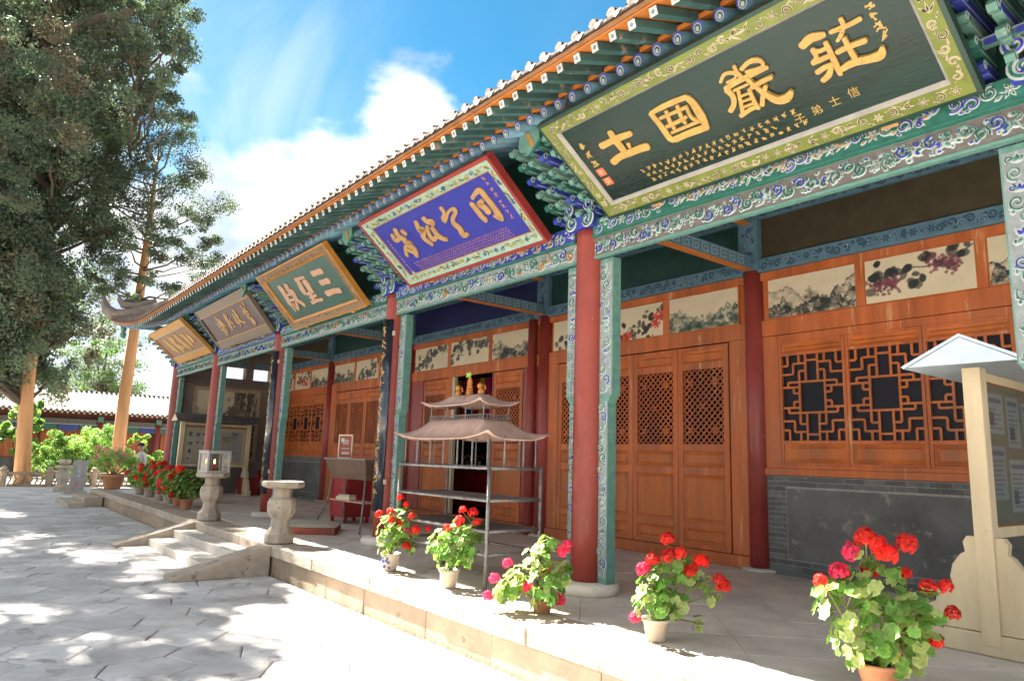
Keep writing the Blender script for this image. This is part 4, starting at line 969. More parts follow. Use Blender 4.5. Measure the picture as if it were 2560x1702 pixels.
def brush(mb, st, h0, h1, fn=lambda a, b, c: (a, b, c), mi=0):
    pts = smooth_stroke(st); n = len(pts); L_ = []; R_ = []
    for i, p in enumerate(pts):
        a, b = pts[max(i - 1, 0)], pts[min(i + 1, n - 1)]
        tx, ty = b[0] - a[0], b[1] - a[1]; l = math.hypot(tx, ty) + 1e-9; tx /= l; ty /= l
        w = p[2] / 2
        x, y = p[0], p[1]
        if i == 0: L_.append((x - tx * w * .5 - ty * w * .55, y - ty * w * .5 + tx * w * .55)); R_.append((x - tx * w * .5 + ty * w * .55, y - ty * w * .5 - tx * w * .55))
        L_.append((x - ty * w, y + tx * w)); R_.append((x + ty * w, y - tx * w))
        if i == n - 1: L_.append((x + tx * w * .5 - ty * w * .55, y + ty * w * .5 + tx * w * .55)); R_.append((x + tx * w * .5 + ty * w * .55, y + ty * w * .5 - tx * w * .55))
    m = len(L_)
    vs = [fn(x, y, h1) for x, y in L_] + [fn(x, y, h1) for x, y in R_] + [fn(x, y, h0) for x, y in L_] + [fn(x, y, h0) for x, y in R_]
    fs = []
    for i in range(m - 1):
        fs += [(i, m + i, m + i + 1, i + 1), (2 * m + i, i, i + 1, 2 * m + i + 1), (m + i, 3 * m + i, 3 * m + i + 1, m + i + 1)]
    fs += [(0, 2 * m, 3 * m, m), (m - 1, 2 * m - 1, 4 * m - 1, 3 * m - 1)]
    mb.add(vs, fs, mi)
def tiny(mb, x, y, s, seed, h=.003, fn=lambda a, b, c: (a, b, c), mi=0):
    r = random.Random(seed)
    for k in range(r.randint(4, 6)):
        if r.random() < .55: p = [(x + s * r.uniform(-.45, -.1), y + s * r.uniform(-.45, .45), s * .13), (x + s * r.uniform(.1, .45), y + s * r.uniform(-.45, .45), s * .16)]
        else: p = [(x + s * r.uniform(-.35, .35), y + s * r.uniform(.1, .5), s * .14), (x + s * r.uniform(-.35, .35), y + s * r.uniform(-.5, -.1), s * .12)]
        brush(mb, p, .0005, h + .0003 * k, fn, mi)
def ringbars(w, h, bx, by, n0, n1, name, m, parent, dirt=None):
    W, H_ = w / 2, h / 2; o = [(-W, -H_), (W, -H_), (W, H_), (-W, H_)]; i_ = [(-W + bx, -H_ + by), (W - bx, -H_ + by), (W - bx, H_ - by), (-W + bx, H_ - by)]
    for k in range(4):
        j = (k + 1) % 4
        vs = [(*o[k], n0), (*o[j], n0), (*i_[j], n1), (*i_[k], n1), (*o[k], -.045), (*o[j], -.045), (*i_[j], -.045), (*i_[k], -.045)]
        MB().add(vs, [(0, 1, 2, 3), (0, 4, 5, 1), (1, 5, 6, 2), (2, 6, 7, 3), (3, 7, 4, 0), (7, 6, 5, 4)]).build(name, m, parent)
def orn(parent, w, h, bx, by, n0, seed, mats, unit, cols, out, name='frame_ornament'):
    for k, (L_, x, y, vert, band) in enumerate(((w - .1, 0, -h / 2 + by / 2, False, by), (w - .1, 0, h / 2 - by / 2, False, by), (h - 2 * by, -w / 2 + bx / 2, 0, True, bx), (h - 2 * by, w / 2 - bx / 2, 0, True, bx))):
        if band < .05: continue
        a = strip(L_, band * .66, seed + k, unit, vert, cols, h=.006, out=out); a.v = [(x + p, y + q, n0 + r_) for p, q, r_ in a.v]
        a.build(name, mats, parent)
PLQ = {1: (.443, 3.375, -.2, 3.295, -1.075, 3.881), 2: (-3.03, -.37, -.2, 3.275, -.985, 3.938), 3: (-6.87, -4.21, -.2, 3.205, -.93, 3.975), 4: (-11.086, -7.93, -.2, 3.295, -.81, 4.018), 5: (-14.73, -11.71, -.2, 3.31, -.96, 3.956)}
plm = dict(
    b1=mat('plaque_dark_green', (.006, .022, .018), .3, .5, 2.2, .1, 30, spec=.32, stretch=(.35, 2, 2)), f1=mat('plaque_olive', (.125, .155, .026), .5, .25, 8), e1=mat('plaque_green_edge', (.015, .04, .03), .4),
    s1=mat('silver_moulding', (.33, .31, .28), .45, .15, 8), b2=mat('plaque_blue', (.020, .025, .245), .42, .15, 5, .1, 30), f2=mat('plaque_mint', (.25, .36, .29), .5, .15, 8), e2=mat('plaque_red_edge', (.22, .025, .02), .45, .2, 6),
    b3=mat('plaque_teal', (.026, .078, .064), .5, .2, 4), f3=mat('plaque_bronze', (.19, .115, .055), .55, .25, 12), e3=mat('plaque_orange_line', (.40, .17, .022), .5, .2, 8),
    b4=mat('plaque_plum', (.088, .058, .056), .55, .2, 4), f4=mat('plaque_taupe', (.155, .12, .083), .55, .2, 8), e4=mat('plaque_dark_edge', (.05, .035, .03), .5),
    b5=mat('plaque_clay', (.22, .12, .065), .5, .2, 4), f5=mat('plaque_ochre', (.42, .215, .045), .5, .2, 8), ink=mat('ornament_ink', (.03, .03, .025), .6), pal=mat('ornament_cream', (.36, .31, .2), .6), tinyg=mat('small_gold', (.36, .24, .07), .5), tinyc=mat('small_copper', (.34, .15, .09), .55), seal=mat('seal_red', (.55, .12, .05), .55, .2, 30))
info = {1: ('largest black-green hanging plaque with olive flowered frame and four gold characters', M['gold']),
        2: ('cobalt blue hanging plaque with red rim and flowered mint frame', M['goldc']),
        3: ('teal hanging plaque with bronze frame and three broad pale characters over the steps', M['paleg']),
        4: ('plum-brown hanging plaque with thin cursive characters and plain taupe bands', M['goldc']),
        5: ('ochre framed hanging plaque farthest left under the upturned roof corner', M['gold'])}
def gilyph_names(): return 'character'
for k, (x0, x1, yb, zb, yt, zt) in PLQ.items():
    h = math.hypot(yt - yb, zt - zb); v = Vector((0, (yt - yb) / h, (zt - zb) / h)); u = Vector((1, 0, 0)); n = u.cross(v); w = x1 - x0
    root = thing('hanging_plaque', info[k][0], 'plaque', group='name plaques under the eaves')
    root.matrix_basis = Matrix(((u.x, v.x, n.x, (x0 + x1) / 2), (u.y, v.y, n.y, (yb + yt) / 2), (u.z, v.z, n.z, (zb + zt) / 2), (0, 0, 0, 1)))
    MB().box(-w / 2 + .02, w / 2 - .02, -h / 2 + .02, h / 2 - .02, -.04, 0).build('board', plm['b%d' % k], root)
    for ci, ch in enumerate(GLYPHS[k]):
        mb = MB()
        for i, s_ in enumerate(ch): brush(mb, s_, 0.0003, .014 + .0009 * i)
        mb.build('character', info[k][1], root)
    t = MB()
    if k == 1:
        ringbars(w, h, .028, .028, .03, .034, 'frame_edge', plm['e1'], root); ringbars(w - .056, h - .056, .10, .10, .034, .036, 'frame_bar', plm['f1'], root); ringbars(w - .256, h - .256, .022, .022, .036, .006, 'frame_moulding', plm['s1'], root)
        orn(root, w - .056, h - .056, .10, .10, .037, 31, [plm['ink'], plm['ink'], plm['ink'], plm['pal'], plm['pal'], plm['pal']], .085, (0, 0, 4), 4)
        for i in range(6): tiny(t, 1.13 - .0 * i, .36 - .066 * i, .062, 900 + i)
        for i in range(3): tiny(t, -1.225, .20 - .095 * i, .075, 910 + i)
        for r_ in range(3):
            for i in range(22 - 3 * (r_ == 1)): tiny(t, -.86 + .062 * i + .02 * r_, -.215 - .052 * r_ + .004 * math.sin(i), .042, 1000 + r_ * 40 + i)
        stuff(t.build('inscription', plm['tinyg'], root))
        fc = bpy.data.curves.new('inscription', 'FONT'); fc.size = .075; fc.extrude = .002
        for i, c_ in enumerate('信士弟子'):
            fc.body = c_; fo = bpy.data.objects.new('x', fc); COL.objects.link(fo)
            me = bpy.data.meshes.new_from_object(fo.evaluated_get(bpy.context.evaluated_depsgraph_get())); bpy.data.objects.remove(fo)
            me.materials.clear(); me.materials.append(plm['tinyg']); put('inscription', me, root, mw=TR(.80 - .125 * i, -.265 - .012 * i, .003))
        for i in range(2):
            sl_ = MB().box(-1.265, -1.185, -.125 - .10 * i, -.05 - .10 * i, 0, .003).build('seal', plm['seal'], root)
            q = MB(); tiny(q, -1.225, -.0875 - .10 * i, .06, 930 + i, .005); put('seal_mark', q.mesh('seal_mark', plm['pal']), sl_)
    elif k == 2:
        ringbars(w, h, .038, .038, .04, .04, 'frame_edge', plm['e2'], root); ringbars(w - .076, h - .076, .102, .102, .034, .01, 'frame_bar', plm['f2'], root); ringbars(w - .28, h - .28, .012, .012, .014, .008, 'frame_moulding', M['goldc'], root)
        orn(root, w - .09, h - .09, .095, .095, .025, 41, [M['yellow'], M['dgreen'], M['blue'], M['yellow'], M['dgreen'], M['extred']], .10, (0, 0, 1, 2, 0), 1)
        for i in range(8): tiny(t, 1.06, .32 - .066 * i, .055, 940 + i)
        for i in range(11): tiny(t, -1.09, .14 - .045 * i, .036, 950 + i)
        for r_ in range(4):
            for i in range(44): tiny(t, -.92 + .042 * i + .01 * r_, -.235 - .034 * r_, .027, 1200 + r_ * 60 + i, .002)
        stuff(t.build('inscription', plm['tinyc'], root))
        MB().box(-1.11, -1.065, -.37, -.33, 0, .003).build('seal', plm['pal'], root)
    elif k == 3:
        ringbars(w, h, .02, .02, .035, .035, 'frame_edge', plm['e3'], root); ringbars(w - .04, h - .04, .115, .105, .036, .02, 'frame_bar', plm['f3'], root); ringbars(w - .27, h - .25, .04, .03, .03, .015, 'frame_moulding', plm['e3'], root)
        orn(root, w - .04, h - .04, .115, .105, .028, 51, [plm['f4'], plm['pal'], M['ochre'], M['goldc'], plm['f3'], plm['f3']], .11, (0, 0, 1, 2, 3), 4)
        for i in range(5): tiny(t, -1.12, -.18 - .05 * i, .04, 970 + i)
        stuff(t.build('inscription', M['goldc'], root))
    else:
        f_, e_ = plm['f%d' % k], plm['e4'] if k == 4 else plm['f5']
        ringbars(w, h, .05, .03, .035, .035, 'frame_edge', f_ if k == 4 else plm['f5'], root)
        for sy in (-1, 1):
            MB().box(-w / 2 + .05, w / 2 - .05, min(sy * (h / 2 - .03), sy * (h / 2 - .17)), max(sy * (h / 2 - .03), sy * (h / 2 - .17)), 0, .022).build('frame_bar', f_, root)
            MB().box(-w / 2 + .05, w / 2 - .05, min(sy * (h / 2 - .171), sy * (h / 2 - .19)), max(sy * (h / 2 - .171), sy * (h / 2 - .19)), 0, .03).build('frame_moulding', plm['s1'] if k == 5 else M['goldc'], root)
        if k == 4:
            for sx in (-1, 1): MB().box(sx * (w / 2 - .075) - .02, sx * (w / 2 - .075) + .02, -h / 2 + .03, h / 2 - .03, 0, .012).build('frame_moulding', plm['e4'], root)
    for sx in (-1, 1): MB().tube([(sx * w * .42, h / 2 - .03, -.03), (sx * w * .42, h / 2 + .05, -.35)], .012, 6).build('hanger', M['iron'], root)
    for sx in (-.32, .32): MB().box(sx * w - .05, sx * w + .05, -h / 2 - .03, -h / 2 + .03, -.05, .02).build('bracket', M['goldc'], root)
def arc_pt(s_, z, r): a = s_ / .165; return (r * math.sin(a), -r * math.cos(a), z)
for X, lab in ((XB, 'black curved couplet board with gold writing on the column beside the candle rack'), (XC, 'black curved couplet board with gold writing on the column behind the bare stone pedestal')):
    cb = thing('couplet_board', lab, 'couplet board', (X, 0, .42), group='couplet boards on the middle columns')
    mb = MB(); n = 14
    for z in (0, 2.52):
        for r_ in (.17, .145):
            for i in range(n + 1):
                a = -.85 + 1.7 * i / n; mb.v.append((r_ * math.sin(a), -r_ * math.cos(a), z))
    N1 = n + 1
    for i in range(n):
        mb.f += [(i, i + 1, 2 * N1 + i + 1, 2 * N1 + i), (N1 + i, 3 * N1 + i, 3 * N1 + i + 1, N1 + i + 1), (2 * N1 + i, 2 * N1 + i + 1, 3 * N1 + i + 1, 3 * N1 + i), (i, N1 + i, N1 + i + 1, i + 1)]
    mb.f += [(0, 2 * N1, 3 * N1, N1), (n, N1 + n, 3 * N1 + n, 2 * N1 + n)]; mb.m = [0] * len(mb.f)
    mb.build('board', M['black'], cb, True)
    for i in range(13):
        r = random.Random(int(X * 10) + i * 7); c = MB(); zc = 2.36 - i * .178; p = [(r.uniform(-.03, .0), .065, .014)]
        for q in range(4): p.append((r.uniform(-.045, .05), .065 - .034 * (q + 1) + r.uniform(-.012, .012), r.uniform(.010, .020)))
        brush(c, p, 0, .003, lambda a, b, d: arc_pt(a, zc + b, .171 + d))
        for q in range(2): brush(c, [(r.uniform(-.05, -.01), r.uniform(-.05, .06), .014), (r.uniform(.01, .055), r.uniform(-.05, .06), .016)], 0, .004 + .001 * q, lambda a, b, d: arc_pt(a, zc + b, .171 + d))
        c.build('character', M['gold'], cb)
    for z in (.35, 2.3): MB().box(.118, .15, -.115, -.085, z, z + .06).build('clip', M['cream'], cb)
# ------------------------------------------------------------------ stone pedestals, candle lantern
def pedestal_me():
    mb = MB()
    prof = [(.175, 0), (.185, .02), (.185, .11), (.14, .17), (.118, .2), (.118, .30), (.165, .36), (.178, .40), (.178, .50), (.165, .54), (.118, .58), (.118, .68)]
    mb.lathe(prof, 8, ph=math.pi / 8)
    return mb
pm = pedestal_me().mesh('shaft', M['ped'])
capm = MB().lathe([(.19, .0), (.255, .018), (.265, .03), (.265, .075), (.25, .09)], 8, (0, 0, .68), ph=math.pi / 8).mesh('cap_slab', M['ped'])
p1 = thing('stone_pedestal', 'bare pale stone pedestal with flat top at the near side of the steps', 'pedestal', (-4.40, -1.13, 0), group='stone pedestals by the steps')
put('shaft', pm, p1, bev=.008); put('cap_slab', capm, p1, bev=.008)
p2 = thing('stone_pedestal', 'weathered stone pedestal carrying the glass candle lantern', 'pedestal', (-7.74, -1.06, 0), group='stone pedestals by the steps')
put('shaft', pm, p2, bev=.008); put('cap_slab', capm, p2, bev=.008)
ln = thing('candle_lantern', 'glass candle lantern in a pale square frame with one lit red candle', 'lantern', (-7.74, -1.06, .771), rz=.12)
mb = MB(); a, hh = .175, .34
for sx in (-1, 1):
    for sy in (-1, 1): mb.box(sx * a - .016, sx * a + .016, sy * a - .016, sy * a + .016, 0, hh)
for z in (0, hh - .03):
    for s_ in (-1, 1): mb.box(-a + .017, a - .017, s_ * a - .014, s_ * a + .014, z, z + .03); mb.box(s_ * a - .014, s_ * a + .014, -a + .017, a - .017, z, z + .03)
mb.build('frame', M['screen'], ln)
MB().box(-a - .02, a + .02, -a - .02, a + .02, hh + .001, hh + .018).build('lid', M['screen'], ln)
for s_ in (-1, 1):
    MB().box(-a + .018, a - .018, s_ * a - .002, s_ * a + .002, .032, hh - .032).build('pane', M['clear'], ln)
    MB().box(s_ * a - .002, s_ * a + .002, -a + .018, a - .018, .032, hh - .032).build('pane', M['clear'], ln)
cd = thing('candle', 'lit red candle inside the glass lantern', 'candle', (-7.74, -1.06, .803))
MB().lathe([(.022, 0), (.022, .11), (.016, .115)], 10).build('wax', M['extred'], cd, True)
MB().lathe([(.004, .115), (.014, .135), (.011, .155), (.002, .185)], 8).build('flame', M['flame'], cd, True)

# ------------------------------------------------------------------ pagoda candle rack
def pagoda_roof(a, b, a2, b2, z0, z1, lf, name, parent, m, nseg=10):
    mb = MB(); rows = 7
    def per(hx, hy):
        out = []
        for (x0, y0), (x1, y1) in (((-1, -1), (1, -1)), ((1, -1), (1, 1)), ((1, 1), (-1, 1)), ((-1, 1), (-1, -1))):
            for k in range(nseg):
                t = k / nseg; out.append((x0 + (x1 - x0) * t, y0 + (y1 - y0) * t, abs(2 * t - 1)))
        return [(x * hx, y * hy, c) for x, y, c in out]
    for i in range(rows):
        t = i / (rows - 1); s_ = 1 - (1 - t) ** 1.0; hx, hy = a + (a2 - a) * s_, b + (b2 - b) * s_
        for x, y, c in per(hx, hy):
            k = c ** 4 * (1 - t) ** 2
            mb.v.append((x * (1 + .05 * k), y * (1 + .06 * k), z0 + (z1 - z0) * t ** 1.7 + lf * k))
    n = 4 * nseg; top = len(mb.v)
    mb.v += [(x, y, z - .012) for x, y, z in mb.v]
    for i in range(rows - 1):
        for k in range(n):
            j = (k + 1) % n
            mb.f.append((i * n + k, i * n + j, (i + 1) * n + j, (i + 1) * n + k)); mb.f.append((top + i * n + k, top + (i + 1) * n + k, top + (i + 1) * n + j, top + i * n + j))
    for k in range(n): j = (k + 1) % n; mb.f.append((k, top + k, top + j, j))
    mb.f.append(tuple((rows - 1) * n + k for k in range(n))); mb.m = [0] * len(mb.f)
    return mb.build(name, m, parent, True)
rk = thing('candle_rack', 'pagoda-shaped iron candle rack with two curved tin roofs and open shelves', 'candle rack', (-1.185, -.52, 0))
HX, HY = .785, .30
for sx in (-1, 1):
    for sy in (-1, 1): MB().tube([(sx * HX, sy * HY, 0), (sx * HX, sy * HY, 1.07)], .017, 8).build('post', M['iron'], rk, True)
for z in (.31, .506, .77, 1.05):
    for s_ in (-1, 1):
        MB().tube([(-HX, s_ * HY, z), (HX, s_ * HY, z)], .014, 8).build('rail', M['iron'], rk, True)
        MB().tube([(s_ * HX, -HY, z), (s_ * HX, HY, z)], .014, 8).build('rail', M['iron'], rk, True)
for z in (.506, .77): MB().box(-HX + .015, HX - .015, -HY + .015, HY - .015, z - .006, z + .004).build('shelf', M['iron'], rk)
for i in range(7):
    for s_ in (-1, 1): MB().tube([(-HX + .06 + i * (2 * HX - .12) / 6, s_ * (HY - .02), 1.06), (-HX + .06 + i * (2 * HX - .12) / 6, s_ * (HY - .02), 1.34)], .009, 6).build('upright', M['iron'], rk)
for sx in (-1, 1):
    for y in (-.12, .1): MB().tube([(sx * (HX - .02), y, 1.06), (sx * (HX - .02), y, 1.34)], .009, 6).build('upright', M['iron'], rk)
pagoda_roof(HX + .015, HY + .05, .47, .16, 1.315, 1.50, .075, 'lower_roof', rk, M['rust'])
pagoda_roof(.50, .23, .26, .055, 1.645, 1.755, .055, 'upper_roof', rk, M['rust'])
mb = MB()
for s_ in (-1, 1):
    for z in (1.505, 1.545): mb.tube([(-.48, s_ * .16, z), (.48, s_ * .16, z)], .005, 5); mb.tube([(s_ * .48, -.16, z), (s_ * .48, .16, z)], .005, 5)
    for i in range(30): mb.tube([(-.48 + i * .96 / 29, s_ * .16, 1.50), (-.48 + i * .96 / 29, s_ * .16, 1.545)], .004, 4)
    for i in range(9): mb.tube([(s_ * .48, -.16 + i * .04, 1.50), (s_ * .48, -.16 + i * .04, 1.545)], .004, 4)
mb.build('railing', M['iron'], rk)
for sx in (-.46, -.16, .16, .46):
    for sy in (-.15, .15): MB().tube([(sx, sy, 1.50), (sx, sy, 1.67)], .008, 6).build('upright', M['iron'], rk)
fin = mat('glazed_orange', (.50, .20, .05), .4, .2, 20, .2, 60)
t = MB(); prof = []
for i in range(6): prof += [(.038 - .003 * i, .03 * i), (.05 - .004 * i, .03 * i + .006), (.036 - .003 * i, .03 * i + .014)]
t.lathe(prof + [(.006, .2)], 8, (0, 0, 1.755)).build('finial_tower', fin, rk)
for sx in (-.2, .2):
    l = MB(); l.lathe([(.03, 0), (.035, .03), (.022, .06)], 8, (sx, 0, 1.755)); l.lathe([(.012, -.03), (.028, -.012), (.028, .012), (.01, .03)], 8, (sx + (.008 if sx < 0 else -.008), -.012, 1.84)); l.tube([(sx + .02, .02, 1.77), (sx + .035, .025, 1.81), (sx + .025, .02, 1.85)], .009, 6)
    l.build('finial_lion', fin, rk, True)
lf_ = MB()
for i in range(5):
    a = i * 1.25; leafc(q := MB(), 0, 0, .06, a, .02, 0, 0, .01); lf_.add([(x * .9 - .01, z * 1 - .01, 1.965 + y * .55) for x, y, z in q.v], q.f)
lf_.build('green_finial', mat('jade_green', (.30, .50, .06), .4, .2, 20), rk)

# ------------------------------------------------------------------ veranda furniture
ca = thing('donation_cabinet', 'dark red wooden donation cabinet with panelled sides', 'cabinet', (-6.78, .98, 0))
MB().box(-.29, .29, -.24, .24, .10, .80).build('body', M['redbox'], ca, bev=.006)
MB().box(-.31, .31, -.26, .26, .802, .825).build('lid', M['redbox'], ca, bev=.004)
for sx in (-1, 1):
    for sy in (-1, 1): MB().box(sx * .25 - .025, sx * .25 + .025, sy * .2 - .025, sy * .2 + .025, 0, .10).build('foot', M['redbox'], ca)
mb = MB()
for a, b, c, d in ((-.25, .25, .15, .19), (-.25, .25, .71, .75), (-.25, -.21, .19, .71), (.21, .25, .19, .71)): mb.box(a, b, -.25, -.241, c, d)
for a, b, c, d in ((-.2, .2, .15, .19), (-.2, .2, .71, .75), (-.2, -.16, .19, .71), (.16, .2, .19, .71)): mb.box(.291, .30, a, b, c, d)
mb.build('moulding', M['redbox'], ca)
tb = thing('incense_trough', 'rusty iron incense trough on splayed legs with a low shelf', 'incense burner', (-5.70, .50, 0))
mb = MB(); T = [(-.72, -.2), (.72, -.2), (.72, .2), (-.72, .2)]; B_ = [(-.6, -.11), (.6, -.11), (.6, .11), (-.6, .11)]
mb.v = [(x, y, 1.06) for x, y in T] + [(x, y, .76) for x, y in B_] + [(x * .975, y * .92, 1.06) for x, y in T] + [(x * .97, y * .88, .78) for x, y in B_]
for i in range(4):
    j = (i + 1) % 4; mb.f += [(i, 4 + i, 4 + j, j), (8 + i, 8 + j, 12 + j, 12 + i), (i, j, 8 + j, 8 + i)]
mb.f += [(7, 6, 5, 4), (12, 13, 14, 15)]; mb.m = [0] * len(mb.f)
mb.build('trough', M['trough'], tb); MB().box(-.68, .68, -.165, .165, .97, .985).build('ash', M['soil'], tb)
mb = MB()
for s_ in (-1, 1): mb.box(-.735, .735, s_ * .205 - .01, s_ * .205 + .01, 1.055, 1.075)
mb.build('rim', M['iron'], tb)
for sx in (-1, 1):
    for sy in (-1, 1): MB().tube([(sx * .58, sy * .11, .77), (sx * .62, sy * .14, .42), (sx * .80, sy * .26, 0)], .016, 8).build('leg', M['iron'], tb, True)
MB().box(-.6, .6, -.13, .13, .415, .43).build('shelf', M['rust'], tb)
for i in range(5):
    MB().tube([(-.3 + i * .16, .03 * (-1) ** i, .98), (-.3 + i * .16 + .01, .03 * (-1) ** i, 1.16 + .02 * (i % 2))], .004, 5).build('incense_stick', M['petalp'], tb)
bx_ = thing('paper_packet', 'pale paper packet lying on the trough shelf', 'packet', (-5.88, .46, .431), rz=.2)
MB().box(-.17, .17, -.07, .07, 0, .05).build('packet', M['cream'], bx_, bev=.006); MB().box(-.12, .16, -.065, .06, .051, .08).build('sheet', M['cloth'], bx_)
fs_ = thing('framed_notice', 'small framed reddish notice standing at the trough end', 'framed notice', (-6.36, .62, 1.065), rz=.35)
fm = MB()
for a, b, c, d in ((-.16, .16, 0, .025), (-.16, .16, .375, .40), (-.16, -.135, .025, .375), (.135, .16, .025, .375)): fm.box(a, b, -.012, .012, c, d)
fm.build('frame', M['cream'], fs_)
ar = canvas(24, 34, (.26, .07, .05)); ar[5:9, 5:20] = (.5, .33, .28); ar[13:15, 4:20] = (.45, .28, .24); ar[20:28, 6:18] = (.40, .25, .22); ar[24:30, 3:9] = (.5, .45, .42)
picture('notice_print', ar, lambda u, v: (-.136 + u * .272, -.004, .024 + v * .352), fs_); MB().box(-.15, .15, .0, .008, .01, .39).build('backing', M['orange'], fs_)
ku = thing('kneeling_cushion', 'low kneeling bench with a worn pale cloth top and dark red sides', 'cushion', (-5.50, -.28, 0), rz=-.55)
MB().box(-.40, .40, -.42, .42, 0, .10).build('base', M['cloths'], ku, bev=.01)
cm_ = MB(); nx, ny = 13, 7; rr = np.random.RandomState(3)
for j in range(ny):
    for i in range(nx):
        u, v = i / (nx - 1) * 2 - 1, j / (ny - 1) * 2 - 1
        cm_.v.append((u * .415, v * .435, .105 + .045 * (1 - u ** 6) * (1 - v ** 6) + rr.uniform(-.004, .004)))
for j in range(ny - 1):
    for i in range(nx - 1): cm_.f.append((j * nx + i, j * nx + i + 1, (j + 1) * nx + i + 1, (j + 1) * nx + i)); cm_.m.append(0)
cm_.build('cloth_top', M['cloth'], ku, True)

# ------------------------------------------------------------------ notice boards
def board_print(seed, full):
    r = np.random.RandomState(seed); c = canvas(140, 90, (.64, .54, .33)); c[-5:, :] = (.50, .18, .08)
    if seed <= 5:                                         # faded sheets behind dull glass
        c = canvas(140, 90, (.17, .17, .125)); c *= (.85 + .3 * noise2(140, 90, 3, 3, seed))[..., None]
        for x, y, w_, h_ in ((6, 58, 30, 26), (42, 50, 24, 34), (72, 60, 28, 22), (106, 46, 26, 38), (8, 16, 26, 34), (40, 8, 34, 34), (82, 10, 20, 40)):
            k = .8 + .5 * r.rand(); c[y:y + h_, x:x + w_] = np.array((.24, .265, .26)) * k; c[y + h_ - 6:y + h_ - 3, x + 3:x + w_ - 3] = np.array((.10, .13, .17)) * k
            for yy in range(y + 3, y + h_ - 9, 3): c[yy, x + 3:x + 3 + r.randint(w_ // 2, w_ - 5)] = np.array((.13, .14, .14))
            if r.rand() < .7: c[y + 5:y + 14, x + 4:x + 13] = (.09, .10, .11)
        return c
    half = 70
    for gx_ in range(4):
        for gy_ in range(3):
            if r.rand() < .85:
                x, y = 8 + gx_ * 15 + r.randint(3), 22 + gy_ * 20 + r.randint(4); w_, h_ = r.randint(8, 13), r.randint(9, 14)
                c[y:y + h_, x:x + w_] = (.62, .60, .55); c[y + 1:y + h_ - 1, x + 1:x + w_ - 1] = r.rand(3) * .25 + .04
    c[6:78, 80:132] = (.40, .42, .42)
    for y in range(12, 64, 3): c[y:y + 1, 84:84 + r.randint(30, 46)] = (.22, .23, .24)
    for k in range(4):
        x, y = 84 + r.randint(34), 50 + r.randint(20); c[y:y + 10, x:x + 14] = r.rand(3) * .3 + .06
    for k in range(5):
        x, y = 4 + r.randint(110), 4 + r.randint(10); c[y:y + 14, x:x + 12] = (.55, .58, .58); c[y + 4:y + 9, x + 3:x + 8] = r.rand(3) * .4
    g = c.mean(2, keepdims=True); return (g * .35 + c * .65) * .85 if seed > 5 else (g * .6 + c * .4) * .4
def notice_board(loc, label, seed, roofmat):
    t = thing('notice_board', label, 'notice board', loc, group='roofed notice boards at the ends of the veranda')
    L_ = 1.66                                            # board runs along +Y, posts at y 0 and L
    for y in (0, L_):
        MB().box(-.055, .055, y - .055, y + .055, .06, 1.84).build('post', M['cream'], t, bev=.006)
        pr = [(.07, .73), (.105, .73), (.13, .69), (.12, .63), (.15, .61), (.20, .54), (.22, .46), (.205, .41), (.26, .41), (.31, .36), (.315, .29), (.37, .26), (.385, .14)]
        MB().prism([(-x_, z_) for x_, z_ in pr[::-1]] [::-1] and ([(-x_, z_) for x_, z_ in pr] + [(x_, z_) for x_, z_ in pr[::-1]]), lambda p, q, d: (p, d, q), y - .035, y + .035).build('foot_plate', M['cream'], t)
        MB().box(-.46, .46, y - .05, y + .05, 0, .135).build('foot_beam', M['cream'], t, bev=.01)
    MB().box(-.03, .03, .056, L_ - .056, .72, .79).build('rail', M['cream'], t, bev=.004)
    MB().box(-.03, .03, .056, L_ - .056, 1.76, 1.82).build('rail', M['cream'], t, bev=.004)
    MB().box(-.012, .012, .056, L_ - .056, .79, 1.76).build('board', M['orange'], t)
    for sx, sd in ((1, seed), (-1, seed + 1)):
        picture('poster_print', board_print(sd, True), (lambda u, v: (.0135, .07 + u * (L_ - .14), .80 + v * .95)) if sx > 0 else (lambda u, v: (-.0135, L_ - .07 - u * (L_ - .14), .80 + v * .95)), t)
        MB().add([(sx * .024, .06, .79), (sx * .024, L_ - .06, .79), (sx * .024, L_ - .06, 1.76), (sx * .024, .06, 1.76)], [(0, 1, 2, 3)]).build('glass_sheet', M['clear'], t)
    rm = MB()
    for sx in (-1, 1):
        rm.add([(0, -.22, 2.03), (0, L_ + .22, 2.03), (sx * .36, L_ + .22, 1.84), (sx * .36, -.22, 1.84), (0, -.22, 2.05), (0, L_ + .22, 2.05), (sx * .375, L_ + .22, 1.855), (sx * .375, -.22, 1.855)],
               [(0, 1, 2, 3), (4, 7, 6, 5), (3, 2, 6, 7), (0, 3, 7, 4), (1, 5, 6, 2)])
    rm.build('roof', roofmat, t)
    for y in (-.2, L_ + .2):
        MB().prism([(-.33, 1.848), (.33, 1.848), (0, 2.025)], lambda p, q, d: (p, d, q), y - .012, y + .012).build('gable', roofmat if roofmat is not M['slate'] else M['cream'], t)
    return t
roofw = mat('pale_sheet_roof', (.55, .66, .74), .45, .1, 6, wear=((.5, .32, .2), .3, 8))
notice_board((2.875, .80, 0), 'cream notice board cut by the right edge of the picture', 3, roofw)
notice_board((-14.6, .03, 0), 'cream notice board with posters under a small grey roof at the far end', 9, M['slate'])
fe = thing('fire_extinguisher', 'red fire extinguisher standing by the inner corner of the far end wall', 'fire extinguisher', (-14.9, 2.15, 0))
MB().lathe([(.07, 0), (.078, .03), (.078, .45), (.05, .53), (.025, .56), (.025, .6)], 14).build('cylinder', M['extred'], fe, True)
MB().box(-.03, .03, -.02, .09, .60, .63).build('handle', M['blackm'], fe); MB().tube([(0, .05, .6), (.09, .06, .5), (.1, .05, .25)], .012, 6).build('hose', M['blackm'], fe, True)
